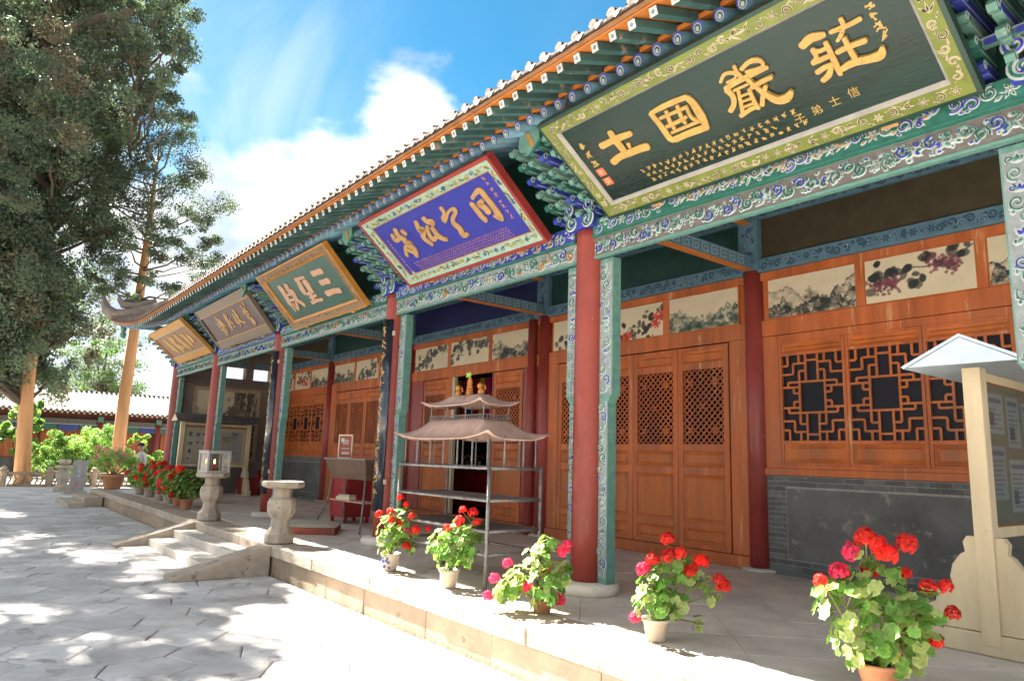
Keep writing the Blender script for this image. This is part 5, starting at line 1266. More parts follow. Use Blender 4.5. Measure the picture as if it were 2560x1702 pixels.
MB().lathe([(.0795, .2), (.0795, .36)], 14, cap=False).build('instruction_band', M['potw'], fe)
rb = thing('red_box', 'plain dark red storage box beside the fire extinguisher', 'box', (-14.75, 1.85, 0))
MB().box(-.2, .2, -.22, .22, .02, .42).build('body', M['redbox'], rb, bev=.006); MB().box(-.21, .21, -.23, .23, .421, .45).build('lid', M['redbox'], rb, bev=.004)

# ------------------------------------------------------------------ geraniums
def leaf_me(seed, m):
    r = random.Random(seed); mb = MB(); n = 20; cup = r.uniform(.05, .22)
    mb.v.append((0, 0, -.10))
    for k, (rr_, z_) in enumerate(((.35, -.03), (.7, .05), (1.0, .0))):
        for i in range(n):
            a = 2 * math.pi * i / n; lob = 1 + (.10 * math.cos(a * 7 + seed) + .04 * math.cos(a * 20)) * (k == 2) + r.uniform(-.03, .03)
            if i == 0: lob = .45 if k else .8
            mb.v.append((rr_ * lob * math.cos(a), rr_ * lob * math.sin(a), z_ + cup * rr_ ** 2 * (.6 + .5 * math.cos(a * 2 + seed)) + (.09 if k == 2 else .03) * math.sin(a * 5 + seed * 1.7) + r.uniform(-.02, .02)))
    for i in range(n):
        j = (i + 1) % n; mb.f.append((0, 1 + i, 1 + j))
        for k in (0, 1): mb.f.append((1 + k * n + i, 1 + (k + 1) * n + i, 1 + (k + 1) * n + j, 1 + k * n + j))
    mb.m = [0] * len(mb.f); return mb.mesh('leaf', m, True)
LEAF = [leaf_me(i, M['leaf'] if i < 4 else M['leafy']) for i in range(6)]
def head_me(seed, m, n=80):
    r = random.Random(seed); mb = MB()
    for k in range(n):
        a = r.uniform(0, 6.283); z = r.uniform(-.55, 1); q = math.sqrt(max(0, 1 - z * z)); d = Vector((q * math.cos(a), q * math.sin(a), z)); c = d * r.uniform(.35, 1.0) ** .6
        u = d.cross(Vector((r.uniform(-1, 1), r.uniform(-1, 1), r.uniform(-1, 1)))).normalized(); v = d.cross(u); s_ = r.uniform(.20, .34)
        for h in range(5):
            t = 2 * math.pi * h / 5; e1 = (u * math.cos(t) + v * math.sin(t)); e2 = (u * math.cos(t + .55) + v * math.sin(t + .55)); e0 = (u * math.cos(t - .55) + v * math.sin(t - .55))
            mb.add([c, c + e0 * s_ * .7 + d * .06, c + e1 * s_ + d * .03, c + e2 * s_ * .7 + d * .06], [(0, 1, 2, 3)])
    return mb.mesh('flower_head', m)
HEADR = [head_me(i, M['petal']) for i in range(3)]; HEADP = [head_me(i + 5, M['petalp']) for i in range(2)]
CRH = Vector((CR.x, CR.y, 0)).normalized(); CFH = Vector((CF.x, CF.y, 0)).normalized()
def pot_profile(kind, h, r):
    if kind == 'round': return [(r * .62, 0), (r * .70, h * .05), (r * .92, h * .45), (r * .97, h * .8), (r * 1.08, h * .86), (r * 1.1, h), (r * .98, h), (r * .92, h * .86)]
    return [(r * .68, 0), (r * .74, h * .06), (r * .98, h * .84), (r * 1.1, h * .86), (r * 1.12, h), (r * 1.0, h), (r * .95, h * .88)]
def orient(p, nrm_, size, r):
    z = nrm_.normalized(); x = z.cross(Vector((r.uniform(-1, 1), r.uniform(-1, 1), .3))).normalized(); y = z.cross(x)
    return Matrix(((x.x * size, y.x * size, z.x * size, p.x), (x.y * size, y.y * size, z.y * size, p.y), (x.z * size, y.z * size, z.z * size, p.z), (0, 0, 0, 1)))
def geranium(loc, label, potk, ph, pr, potmat, heads, lobes, nleaf, lsize, seed, hsize=.05, pinks=(), pale=.35):
    r = random.Random(seed)
    t = thing('potted_geranium', label, 'potted plant', loc, group='potted geraniums along the terrace edge')
    pot = MB().lathe(pot_profile(potk, ph, pr), 24).build('pot', potmat, t, True)
    if potk == 'round' and potmat is M['potw'] and seed == 1:
        mb = MB()
        for i in range(14):
            a = math.radians(-140 + i * 8 + r.uniform(-3, 3)); z = ph * (.35 + .28 * math.sin(i * 1.3)); rr_ = pr * .955
            mb.obox((rr_ * math.cos(a), rr_ * math.sin(a), z + .02), (math.cos(a) * .004, math.sin(a) * .004, 0), (-math.sin(a) * .011, math.cos(a) * .011, 0), (0, 0, .012))
        mb.build('painted_motif', M['potblue'], pot)
    MB().lathe([(pr * .93, ph * .86), (pr * .5, ph * .9), (.01, ph * .91)], 14, cap=False).build('soil', M['soil'], t)
    sm = MB(); base = Vector((0, 0, ph * .88))
    def pos(du, dz, dd=0.0): return CRH * du + CFH * dd + Vector((0, 0, dz))
    tips = []
    for du, dz, dd, rad in lobes:
        tip = pos(du, dz, dd); mid = base * .4 + tip * .6 + Vector((r.uniform(-.03, .03), r.uniform(-.03, .03), .02)); sm.tube([base + Vector((r.uniform(-.03, .03), r.uniform(-.03, .03), 0)), base * .7 + mid * .3, mid, tip], [.008, .007, .006, .004], 5); tips.append((tip, rad))
    tot = sum(q[1] ** 2 for q in tips)
    for tip, rad in tips:
        for i in range(int(nleaf * rad ** 2 / tot)):
            d = Vector((r.gauss(0, 1), r.gauss(0, 1), r.gauss(0, 1))).normalized(); p = tip + d * rad * r.uniform(.35, 1.0) ** .6
            if p.z < .03: continue
            q0 = tip + (p - tip) * .15 - Vector((0, 0, .02))
            if i % 3 == 0: sm.tube([q0, (q0 + p) / 2 + Vector((0, 0, .005)), p], .0022, 4)
            nn = d * .8 + Vector((SUN.x * .5, SUN.y * .5 - .35, .75)) + Vector((r.uniform(-.5, .5), r.uniform(-.5, .5), r.uniform(-.3, .3)))
            put('leaf', LEAF[4 + r.randrange(2)] if r.random() < pale else LEAF[r.randrange(4)], t, mw=orient(p, nn, lsize * r.uniform(.65, 1.2), r))
    for i, (du, dz) in enumerate(heads):
        p = pos(du, dz, r.uniform(-.12, .05)); near = min(tips, key=lambda q: (q[0] - p).length)[0]
        sm.tube([near, (near + p) / 2 + Vector((0, 0, .01)), p - Vector((0, 0, .02))], .003, 4)
        put('flower_head', (HEADP if i in pinks else HEADR)[r.randrange(2)], t, mw=orient(p, Vector((r.uniform(-.4, .1), r.uniform(-.6, 0), 1)), hsize * r.uniform(.7, 1.15), r))
    sm.build('stem', M['stem'], t)
    return t
geranium((-1.839, -.943, 0), 'red geranium in a blue-painted white pot in front of the couplet column', 'round', .17, .092, M['potw'],
         [(.06, .71), (.125, .645), (-.13, .55), (-.02, .57), (0, .5), (.06, .46), (.25, .41), (.36, .41), (.16, .38), (.16, .25), (.21, .54)],
         [(-.06, .42, 0, .13), (.08, .36, -.04, .15), (.13, .52, 0, .11), (.2, .28, .05, .12), (-.04, .28, -.05, .12), (.02, .54, .03, .09)], 150, .036, 1, pinks=(8,))
geranium((-.762, -.949, 0), 'leafy geranium with few red heads in a plain pale pot before the candle rack', 'round', .16, .088, M['potw'],
         [(.1, .67), (.19, .65), (.08, .58), (.23, .57), (-.03, .52)],
         [(-.1, .38, 0, .13), (.06, .44, 0, .15), (.15, .36, -.03, .14), (.0, .27, -.05, .13), (.2, .5, .03, .10), (.12, .25, .05, .10)], 175, .036, 2)
geranium((.438, -.899, 0), 'low sprawling geranium with pink-red heads at the foot of the nearest column', 'taper', .10, .085, M['terra'],
         [(.18, .51), (.155, .455), (.02, .29), (-.11, .19), (.13, .1), (-.365, .25), (-.415, .11), (-.27, .36)],
         [(-.2, .2, 0, .15), (-.03, .38, .05, .14), (.0, .2, -.08, .15), (.12, .26, .03, .13), (-.3, .14, -.05, .09), (.02, .48, .05, .09)], 190, .038, 3, pinks=(0, 1, 2, 3, 4, 5, 6, 7), pale=.5)
geranium((1.464, -.806, 0), 'geranium with a long drooping right branch in a small cracked white pot', 'taper', .14, .085, M['potw'],
         [(.08, .635), (-.02, .505), (.07, .54), (.15, .56), (.3, .49), (.34, .5), (.385, .41), (.43, .36), (-.08, .44), (-.13, .135), (.215, .45)],
         [(0, .34, 0, .14), (.1, .42, 0, .13), (.22, .42, .05, .11), (.34, .36, .05, .08), (-.05, .25, -.05, .12), (.1, .24, -.03, .12), (.26, .12, 0, .06), (.4, .29, .05, .06)], 165, .034, 4, pinks=(8, 9))
geranium((2.805, -.632, 0), 'largest red geranium in the foreground in a terracotta pot at the bottom edge', 'taper', .15, .105, M['terra'],
         [(-.075, .78), (.14, .76), (.03, .74), (.05, .69), (-.30, .55), (-.18, .59), (.19, .59), (.33, .55), (.24, .54), (.34, .42), (.32, .25), (.06, .19), (0, .59), (-.11, .70)],
         [(-.16, .42, 0, .16), (.0, .52, 0, .17), (.15, .42, -.04, .17), (.05, .34, -.1, .17), (-.15, .28, -.03, .14), (.22, .3, .05, .13), (-.02, .64, .03, .11), (-.24, .5, .03, .08), (.1, .2, -.05, .12)], 285, .037, 5, hsize=.052, pinks=(5, 13), pale=.4)
# the row of smaller geraniums towards the far end: leaves joined
def bush_pot(loc, label, ph, pr, R_, H_, nl, nh, seed, petal, potmat):
    r = random.Random(seed); t = thing('potted_geranium', label, 'potted plant', loc, group='potted geraniums along the terrace edge')
    MB().lathe(pot_profile('taper', ph, pr), 16).build('pot', potmat, t, True)
    lm = MB(); c = Vector((0, 0, ph + H_ * .5))
    for i in range(nl):
        d = Vector((r.gauss(0, 1), r.gauss(0, 1), r.gauss(0, 1))).normalized(); p = c + Vector((d.x * R_, d.y * R_, d.z * H_ * .55)) * r.uniform(.3, 1) ** .5
        mt = orient(p, d + Vector((-.4, -.5, .8)) + Vector((r.uniform(-.5, .5), r.uniform(-.5, .5), 0)), r.uniform(.03, .055), r)
        lm.add([mt @ Vector((math.cos(k * 1.047), math.sin(k * 1.047), .12 * math.cos(k * 2.1))) for k in range(6)], [tuple(range(6))], 0 if r.random() < .5 else 1)
    stuff(lm.build('foliage', [M['leaf'], M['leafy']], t)); MB().tube([(0, 0, ph * .8), (0, 0, ph + H_ * .4)], .02, 5).build('stem', M['stem'], t)
    for i in range(nh):
        d = Vector((r.gauss(0, 1), r.gauss(0, 1) - .4, r.gauss(0, 1) + .5)).normalized(); p = c + Vector((d.x * R_, d.y * R_, d.z * H_ * .58)) * 1.03
        put('flower_head', petal[r.randrange(2)], t, mw=orient(p, d, r.uniform(.045, .07), r))
bush_pot((-10.05, -.85, 0), 'bushy geranium of the far row, closest to the lantern pedestal', .2, .12, .34, .55, 520, 9, 11, HEADR, M['terra'])
bush_pot((-10.85, -.80, 0), 'bushy geranium of the far row, second from the lantern pedestal', .2, .12, .36, .55, 520, 8, 12, HEADR, M['terra'])
bush_pot((-11.75, -.78, 0), 'pale flowered geranium of the far row, third from the lantern pedestal', .2, .12, .33, .5, 420, 12, 13, HEADP, M['potw'])
bush_pot((-12.8, -.70, 0), 'geranium in a grey pot of the far row, fourth from the lantern pedestal', .22, .13, .34, .55, 420, 9, 14, HEADR, M['ped'])
bush_pot((-13.9, -.70, 0), 'geranium in a grey pot of the far row, fifth from the lantern pedestal', .22, .13, .36, .6, 420, 8, 15, HEADR, M['ped'])
bush_pot((-15.0, -.70, 0), 'geranium of the far row, beside the oleander tub', .2, .12, .34, .45, 420, 5, 16, HEADP, M['ped'])
# ------------------------------------------------------------------ garden, trees, far hall, person
def spot(px, py, dep):
    return CAM + (CF + CR * ((px - 1280) / 1758.4) + CU * ((851 - py) / 1758.4)) * dep
def leafcloud(name, clumps, per, size, aspect, mats, weights, seed, parent, flat=.35, droop=0.0):
    """clumps: (x, y, z, rx, rz); many small leaf faces spread through each clump"""
    r = np.random.RandomState(seed); C_ = np.array(clumps, float); n = len(C_) * per
    ci = np.repeat(np.arange(len(C_)), per)
    d = r.randn(n, 3); d /= np.linalg.norm(d, axis=1)[:, None]; rad = r.rand(n) ** .5
    p = C_[ci, :3] + d * rad[:, None] * np.stack([C_[ci, 3], C_[ci, 3], C_[ci, 4]], 1)
    nr = r.randn(n, 3) + d * 1.0; nr[:, 2] += flat; nr /= np.linalg.norm(nr, axis=1)[:, None]
    t = np.cross(nr, r.randn(n, 3)); t[:, 2] -= droop; t /= np.linalg.norm(t, axis=1)[:, None]; b = np.cross(nr, t)
    s_ = size * (.55 + .9 * r.rand(n))[:, None]
    V = np.stack([p - t * s_, p + b * s_ * aspect + nr * s_ * .12, p + t * s_, p - b * s_ * aspect + nr * s_ * .12], 1).reshape(-1, 3)
    me = bpy.data.meshes.new(name); me.vertices.add(4 * n); me.vertices.foreach_set('co', V.astype(np.float32).ravel())
    me.loops.add(4 * n); me.loops.foreach_set('vertex_index', np.arange(4 * n, dtype=np.int32))
    me.polygons.add(n); me.polygons.foreach_set('loop_start', np.arange(0, 4 * n, 4, dtype=np.int32))
    for m in mats: me.materials.append(m)
    cm_i = r.choice(len(mats), len(C_), p=weights)[ci]; mixin = r.rand(n) < .25; cm_i[mixin] = r.choice(len(mats), mixin.sum(), p=weights)
    me.polygons.foreach_set('material_index', cm_i.astype(np.int32)); me.update(calc_edges=True); me.validate()
    return stuff(put(name, me, parent))
def local(root, o): o.matrix_parent_inverse = root.matrix_basis.inverted() if root.matrix_basis != Matrix() else Matrix()
def branch(a, b, r0, r1, rnd, n=6, sag=.0):
    a, b = Vector(a), Vector(b); L_ = (b - a).length; pts = []; rs = []
    for i in range(n):
        t = i / (n - 1); pts.append(a.lerp(b, t) + Vector((rnd.uniform(-1, 1), rnd.uniform(-1, 1), rnd.uniform(-1, 1))) * L_ * .035 * math.sin(math.pi * t) + Vector((0, 0, sag * math.sin(math.pi * t)))); rs.append(r0 + (r1 - r0) * t)
    return pts, rs
def trunk_tube(pts, rs, seed, n=14):
    r = random.Random(seed); mb = MB().tube(pts, rs, n)
    for i, v in enumerate(mb.v):
        k = i // n; c = pts[k]; d = Vector(v) - Vector(c); a = i % n
        mb.v[i] = tuple(Vector(c) + d * (1 + .10 * math.sin(a * 2.7 + k * .35) + r.uniform(-.05, .05)))
    return mb
rnd = random.Random(5)
# --- old juniper on the left
T1 = Vector((-27.9, -2.2, G)); t1 = thing('juniper_tree', 'huge dense old juniper filling the left edge of the picture', 'tree', T1)
I1 = TR(*(-T1))
tp = [T1 + Vector((0, 0, -.1)), T1 + CRH * -.12 + Vector((0, 0, 1.2)), T1 + CRH * -.32 + Vector((0, 0, 3.4)), T1 + CRH * -.45 + Vector((0, 0, 6)), T1 + CRH * -.4 + Vector((0, 0, 10)), T1 + CRH * -.2 + Vector((0, 0, 15)), T1 + CRH * .1 + Vector((0, 0, 20))]
o = trunk_tube(tp, [.30, .25, .235, .22, .2, .14, .06], 2).build('trunk', M['bark'], t1, True); o.matrix_parent_inverse = I1
RB = [(3.1, -.3), (4.3, .0), (5.6, 1.3), (7.2, 2.0), (8.05, 2.3), (10.4, 2.7), (12.9, 3.1), (14.6, 3.4), (17.8, 4.2), (22, 3.6)]
def rbound(z): return float(np.interp(z, [a for a, b in RB], [b for a, b in RB]))
cl_, lim = [], MB()
for i in range(240):
    z = rnd.uniform(3.6, 21.5); rb_ = rbound(z); l = rnd.uniform(-min(rb_ + 1.5, 4.6), rb_) if rb_ > 0 else rnd.uniform(-1.3, rb_)
    w_ = 3.2 * math.sqrt(max(.08, 1 - (z - 11) ** 2 / 130)); dd = rnd.uniform(-w_, w_)
    c0 = T1 + CRH * (l - .8) + CFH * dd; c0.z = z
    for q in range(6):
        c = c0 + CRH * rnd.gauss(0, .55) + CFH * rnd.gauss(0, .6) + Vector((0, 0, rnd.gauss(0, .42))); s_ = rnd.uniform(.34, .72)
        cl_.append((c.x, c.y, c.z, s_, s_ * .95))
    zt_ = max(2.6, z - 1.4); a = T1 + CRH * -.35 + Vector((0, 0, zt_ - G)); pts, rs = branch(a, c0, .10, .025, rnd, 7); lim.tube(pts, rs, 5)
for i in range(60):                                    # skirts hanging in front of the trunk
    z = rnd.uniform(3.9, 9.5); c = T1 + CRH * rnd.uniform(-1.6, .9) - CFH * rnd.uniform(.4, 2.2); s_ = rnd.uniform(.35, .7); cl_.append((c.x, c.y, z, s_, s_ * .95))
for i in range(110):
    z = rnd.uniform(8, 16); c = T1 + CRH * rnd.uniform(-3.6, 1.6) + CFH * rnd.uniform(-2.6, 1.5); s_ = rnd.uniform(.4, .75); cl_.append((c.x, c.y, z, s_, s_ * .95))
# open branches reaching right near the top
for px, py in ((330, 90), (390, 60), (420, 120), (350, 160), (440, 170), (380, 220), (430, 250), (460, 90), (400, 20), (340, 10), (450, 290), (300, 60), (410, 200), (360, 110), (470, 40), (330, 250), (300, 200)):
    c = spot(px, py, 26.4 + rnd.uniform(-1.5, 1.5)); s_ = rnd.uniform(.22, .42); cl_.append((c.x, c.y, c.z, s_ * 1.3, s_)); c2 = c + Vector((rnd.uniform(-.4, .4), rnd.uniform(-.4, .4), rnd.uniform(-.2, .3))); cl_.append((c2.x, c2.y, c2.z, s_, s_ * .7))
    a = T1 + CRH * 2.5 + Vector((0, 0, c.z - .8 - G)); pts, rs = branch(a, c, .07, .015, rnd, 7); lim.tube(pts, rs, 5)
pts, rs = branch(spot(130, 100, 26.6), spot(340, 20, 26.2), .22, .10, rnd, 7); lim.tube(pts, rs, 8)
o = lim.build('limbs', M['barkd'], t1); o.matrix_parent_inverse = I1
o = leafcloud('crown', cl_, 190, .075, .45, [M['juni'], M['juni2'], M['junib']], [.55, .35, .10], 21, t1, droop=.4); o.matrix_parent_inverse = I1
# --- slender cypress behind the roof corner
T2 = Vector((-28, .9, G)); t2 = thing('cypress_tree', 'slender cypress with bare orange trunk rising behind the upturned roof corner', 'tree', T2); I2 = TR(*(-T2))
tp = [T2 + CRH * a + Vector((0, 0, z - G)) for a, z in ((0, -.4), (-.03, 3.0), (.03, 5.8), (.08, 8.5), (.13, 11.1), (.11, 12.8), (.1, 14.2))]
o = trunk_tube(tp, [.26, .225, .20, .17, .11, .06, .02], 3, 12).build('trunk', M['bark'], t2, True); o.matrix_parent_inverse = I2
cl_, lim = [], MB()
for px, py, rp_ in ((390, 300, 60), (330, 330, 60), (450, 380, 50), (500, 440, 42), (545, 520, 36), (430, 470, 42), (380, 430, 40), (280, 480, 50), (240, 560, 45), (300, 580, 34), (420, 560, 38), (500, 560, 28), (470, 640, 34), (525, 650, 28), (390, 640, 26), (290, 660, 30), (250, 640, 34), (360, 700, 24), (430, 720, 24), (500, 700, 24), (230, 480, 55), (300, 400, 55), (330, 745, 18), (410, 770, 14), (265, 720, 20), (215, 610, 40), (455, 330, 30), (350, 250, 45), (330, 450, 45), (390, 510, 40), (340, 540, 40), (460, 520, 36), (520, 600, 30), (310, 620, 34), (440, 610, 32), (275, 560, 40), (400, 370, 45), (470, 430, 36), (260, 430, 50), (380, 590, 30), (240, 690, 26), (300, 700, 24), (480, 760, 18)):
    for q in range(6):
        dd = rnd.uniform(-1.5, 1.5); c = spot(px + rnd.uniform(-.95, .95) * rp_, py + rnd.uniform(-.7, .7) * rp_, 28.4 + dd); s_ = rp_ / 61.9 * rnd.uniform(.5, .95); cl_.append((c.x, c.y, c.z, s_, s_ * .7))
    zt_ = min(13, c.z - .25); a = T2 + CRH * float(np.interp(zt_, [0, 3, 5.8, 8.5, 11.1, 13], [0, -.03, .03, .08, .13, .1])) + Vector((0, 0, zt_ - G)); pts, rs = branch(a, c, .05, .015, rnd, 6, -.1); lim.tube(pts, rs, 5)
o = lim.build('limbs', M['barkd'], t2); o.matrix_parent_inverse = I2
o = leafcloud('crown', cl_, 190, .05, .42, [M['juni'], M['juni2'], M['junib']], [.45, .45, .1], 22, t2, droop=.2); o.matrix_parent_inverse = I2
# --- broad tree outside the left edge whose shade falls on the paving
T3 = Vector((-15.6, -10.6, G)); t3 = thing('courtyard_tree', 'broad courtyard tree just outside the left edge, casting dappled shade on the paving', 'tree', T3); I3 = TR(*(-T3))
o = trunk_tube([T3, T3 + Vector((.1, .2, 2.5)), T3 + Vector((.6, .8, 5)), T3 + Vector((.6, 1.6, 8)), T3 + Vector((.2, 2, 12)), T3 + Vector((-.2, 2.2, 17))], [.4, .32, .28, .22, .14, .05], 4).build('trunk', M['bark'], t3, True); o.matrix_parent_inverse = I3
cl_, lim, cin = [], MB(), []
rsh = random.Random(41)
def shade_edge(x):                                     # how far the shade reaches towards the terrace
    return float(np.interp(x, [-14, -12, -10, -8.5, -3.4, -2.7, -1.2, -.7, -.3, .6, 3], [-3.0, -2.2, -1.5, -.75, -.75, -1.85, -2.0, -2.5, -3.1, -3.4, -4.2]))
gx_ = -13.0
while gx_ < 1.0:
    gy_ = -6.2
    while gy_ < -.6:
        sx_, sy_ = gx_ + rsh.uniform(-.4, .4), gy_ + rsh.uniform(-.4, .4); gy_ += .62
        if sy_ > shade_edge(sx_) - .15 or rsh.random() < .05: continue
        if math.sin(1.7 * sx_ + 1.4 * math.sin(1.3 * sy_)) * math.sin(2.1 * sy_ + .8 * sx_ + 1.0) > (.85 if -8.8 < sx_ < -3.3 and sy_ > -2.6 else .40 if sx_ < -7 or sy_ > shade_edge(sx_) - 1.2 else .60): continue
        for tr_ in range(30):
            z = rsh.uniform(5.5, 10) if tr_ < 6 else rsh.uniform(10, 19); h_ = z - G
            c = Vector((sx_ + SUN.x / SUN.z * h_, sy_ + SUN.y / SUN.z * h_, z)); q = project(c); inside = q is not None and q[0] > -110 and q[1] > -110
            if q is None or q[0] < -210 or q[1] < -110 or (q[2] > 20 and q[1] < 700 and q[0] < float(np.interp(q[1], [-110, 0, 217, 490, 700], [400, 380, 280, 220, 150])) - 60):
                s_ = rsh.uniform(.42, .78); (cin if inside else cl_).append((c.x, c.y, c.z, s_ * 1.1, s_ * .6))
                if len(cl_) % 5 == 0: pts, rs = branch(T3 + Vector((.8, .9, min(z - 1.5, 9) - G)), c, .09, .02, rsh, 6); lim.tube(pts, rs, 5)
                break
    gx_ += .62
o = lim.build('limbs', M['barkd'], t3); o.matrix_parent_inverse = I3
o = leafcloud('crown', cl_, 150, .14, .55, [M['juni'], M['junib'], M['juni2']], [.6, .3, .1], 23, t3); o.matrix_parent_inverse = I3
o = leafcloud('upper_crown', cin, 420, .065, .45, [M['juni'], M['junib'], M['juni2']], [.62, .34, .04], 25, t3, droop=.4); o.matrix_parent_inverse = I3
# --- pale tree beyond the far roof
T4 = spot(235, 1150, 58); T4.z = G; t4 = thing('pale_tree', 'loose pale green tree rising behind the tiled roof of the far wing', 'tree', T4); I4 = TR(*(-T4))
o = trunk_tube([T4, T4 + Vector((0, 0, 4)), spot(255, 960, 58), spot(270, 860, 58)], [.22, .18, .13, .05], 6, 10).build('trunk', M['barkd'], t4, True); o.matrix_parent_inverse = I4
cl_, lim = [], MB()
for i in range(90):
    a = rnd.uniform(0, 6.28); q = rnd.random() ** .5; c = spot(250 + 125 * q * math.cos(a), 930 + 85 * q * math.sin(a) + (18 if math.cos(a) > .5 else 0), 58 + rnd.uniform(-3, 3)); s_ = rnd.uniform(.45, .9); cl_.append((c.x, c.y, c.z, s_, s_ * .7))
    if i % 3 == 0: pts, rs = branch(spot(258, 985, 58), c, .06, .02, rnd, 5); lim.tube(pts, rs, 4)
o = lim.build('limbs', M['barkd'], t4); o.matrix_parent_inverse = I4
o = leafcloud('crown', cl_, 220, .085, .5, [M['juni2'], M['shrub']], [.75, .25], 24, t4); o.matrix_parent_inverse = I4
# --- shrubs of the garden bed
def shrub(px, py, dep, wpx, hpx, label, mats, wts, seed, nc, per, size, aspect=.45):
    b = spot(px, py, dep); b.z = G; s_ = dep / 1758.4; t = thing('shrub', label, 'shrub', b, group='shrubs in the garden bed'); r = random.Random(seed)
    cl_ = []
    sm = MB()
    for i in range(nc):
        a = r.uniform(0, 6.28); q = r.random() ** .5; hz = r.random(); w_ = wpx * s_ / 2 * (1 - .45 * hz)
        c = (math.cos(a) * q * w_, math.sin(a) * q * w_, .15 + hz * hpx * s_ * .92); cl_.append((*c, r.uniform(.16, .32) * wpx * s_ / 2 * .8, r.uniform(.2, .34) * wpx * s_ / 2 * .7))
        if i % 2 == 0: sm.tube([(c[0] * .15, c[1] * .15, 0), (c[0] * .6, c[1] * .6, c[2] * .6), c], [.02, .014, .006], 4)
    leafcloud('foliage', cl_, per, size, aspect, mats, wts, seed, t); sm.build('stems', M['barkd'], t)
SH = [M['shrub'], M['shrub2']]
shrub(125, 1190, 31, 130, 115, 'dark leafy shrub between the big juniper trunk and the slender cypress', SH, [.7, .3], 31, 40, 220, .048)
shrub(225, 1195, 32, 165, 130, 'broad pale shrub in front of the far wing', SH, [.35, .65], 32, 50, 220, .05)
shrub(330, 1195, 33, 90, 115, 'narrow shrub right of the cypress trunk', SH, [.5, .5], 33, 26, 200, .048)
shrub(398, 1200, 27, 80, 85, 'bright yellow-green shrub beside the leftmost column', SH, [.1, .9], 34, 28, 220, .042)
shrub(35, 1195, 34, 120, 230, 'large leaved shrub at the left edge behind the juniper trunk', SH, [.4, .6], 35, 44, 130, .085, .55)
yc = thing('strap_leaf_plant', 'clump of long arching strap leaves behind the low balustrade', 'plant', Vector((spot(122, 1180, 29.5).x, spot(122, 1180, 29.5).y, G)))
mb = MB()
for i in range(26):
    a = rnd.uniform(0, 6.28); L_ = rnd.uniform(.8, 1.35); d = Vector((math.cos(a), math.sin(a), 0)); sd = Vector((-d.y, d.x, 0)); p = []
    for k in range(6):
        t = k / 5; c = d * (L_ * .55 * t) + Vector((0, 0, L_ * (1.15 * t - .75 * t * t * rnd.uniform(.7, 1.1)))); w_ = .035 * (1 - t) + .004; p += [c - sd * w_, c + sd * w_]
    mb.add(p, [(2 * k, 2 * k + 1, 2 * k + 3, 2 * k + 2) for k in range(5)])
mb.build('leaves', M['shrub2'], yc)
# --- oleander tub
ol = thing('potted_oleander', 'pink oleander in a big terracotta tub on the far end of the terrace', 'potted plant', (-17.75, -.86, 0))
MB().lathe([(.19, 0), (.2, .02), (.27, .32), (.30, .33), (.30, .40), (.275, .40), (.26, .33)], 24).build('tub', M['terra'], ol, True); MB().lathe([(.265, .36), (.1, .37), (.01, .37)], 14, cap=False).build('soil', M['soil'], ol)
rol = random.Random(3); sm = MB(); cl_ = []
for i in range(20):
    a = rol.uniform(0, 6.28); q = rol.random() ** .5 * .46; c = Vector((math.cos(a) * q, math.sin(a) * q, rol.uniform(.55, 1.0))); cl_.append((*c, .17, .15)); sm.tube([(c.x * .1, c.y * .1, .36), (c.x * .6, c.y * .6, c.z * .7), c], [.012, .009, .005], 5)
sm.build('stems', M['stem'], ol); leafcloud('foliage', cl_, 70, .06, .24, [M['leaf'], M['leafy']], [.45, .55], 41, ol)
PK = [head_me(60 + i, M['petalo'], 22) for i in range(2)]
for i in range(44):
    c = cl_[i % 20]; put('flower_head', PK[i % 2], ol, mw=orient(Vector(c[:3]) + Vector((rol.uniform(-.15, .1), rol.uniform(-.2, .1), rol.uniform(0, .16))), Vector((-.3, -.3, 1)), rol.uniform(.05, .085), rol))

# --- low balustrade, stele, stone lantern base
bl_ = thing('stone_balustrade', 'low pierced stone balustrade along the garden bed', 'balustrade', (-26.3, 0, G))
for y in (-2.9, -1.5, -.1, 1.3, 2.7): MB().lathe([(.13, 0), (.13, .5), (.16, .53), (.16, .58), (.09, .63), (.1, .68), (.02, .74)], 8, (0, y, 0), ph=math.pi / 8).build('post', M['face'], bl_)
for y in (-2.9, -1.5, -.1, 1.3):
    MB().box(-.06, .06, y + .131, y + 1.269, .42, .52).build('top_rail', M['face'], bl_, bev=.01); MB().box(-.07, .07, y + .131, y + 1.269, 0, .1).build('bottom_rail', M['face'], bl_, bev=.01)
    for k in range(7):
        yy = y + .22 + k * .16; MB().prism([(yy - .07, .10), (yy - .02, .10), (yy + .05, .26), (yy - .02, .42), (yy - .07, .42), (yy - .01, .26)], lambda p, q, d: (d, p, q), -.035, .035).build('pierced_stone', M['face'], bl_)
lb = thing('stone_lantern_post', 'squat pale stone post with a bowl on top, left of the inscribed tablet', 'stone post', (-23.1, -1.45, G))
MB().lathe([(.22, 0), (.24, .03), (.23, .16), (.16, .24), (.16, .3), (.22, .42), (.22, .56), (.15, .66), (.15, .74)], 8, ph=math.pi / 8).build('shaft', M['ped'], lb); MB().lathe([(.2, .741), (.27, .77), (.27, .84), (.2, .86)], 8, ph=math.pi / 8).build('slab', M['ped'], lb); MB().lathe([(.1, .861), (.16, .9), (.18, 1.0), (.15, 1.05), (.13, 1.05), (.1, .95)], 14).build('bowl', M['ped'], lb, True)
ste = thing('inscribed_tablet', 'small leaning grey tablet with pale characters on a stone foot', 'tablet', (-21.9, -1.2, G), rz=-.45)
tilt = Matrix.Rotation(math.radians(-12), 4, 'Y')
gs = mat('grey_tablet', (.27, .25, .235), .7, .2, 6, .3, 40)
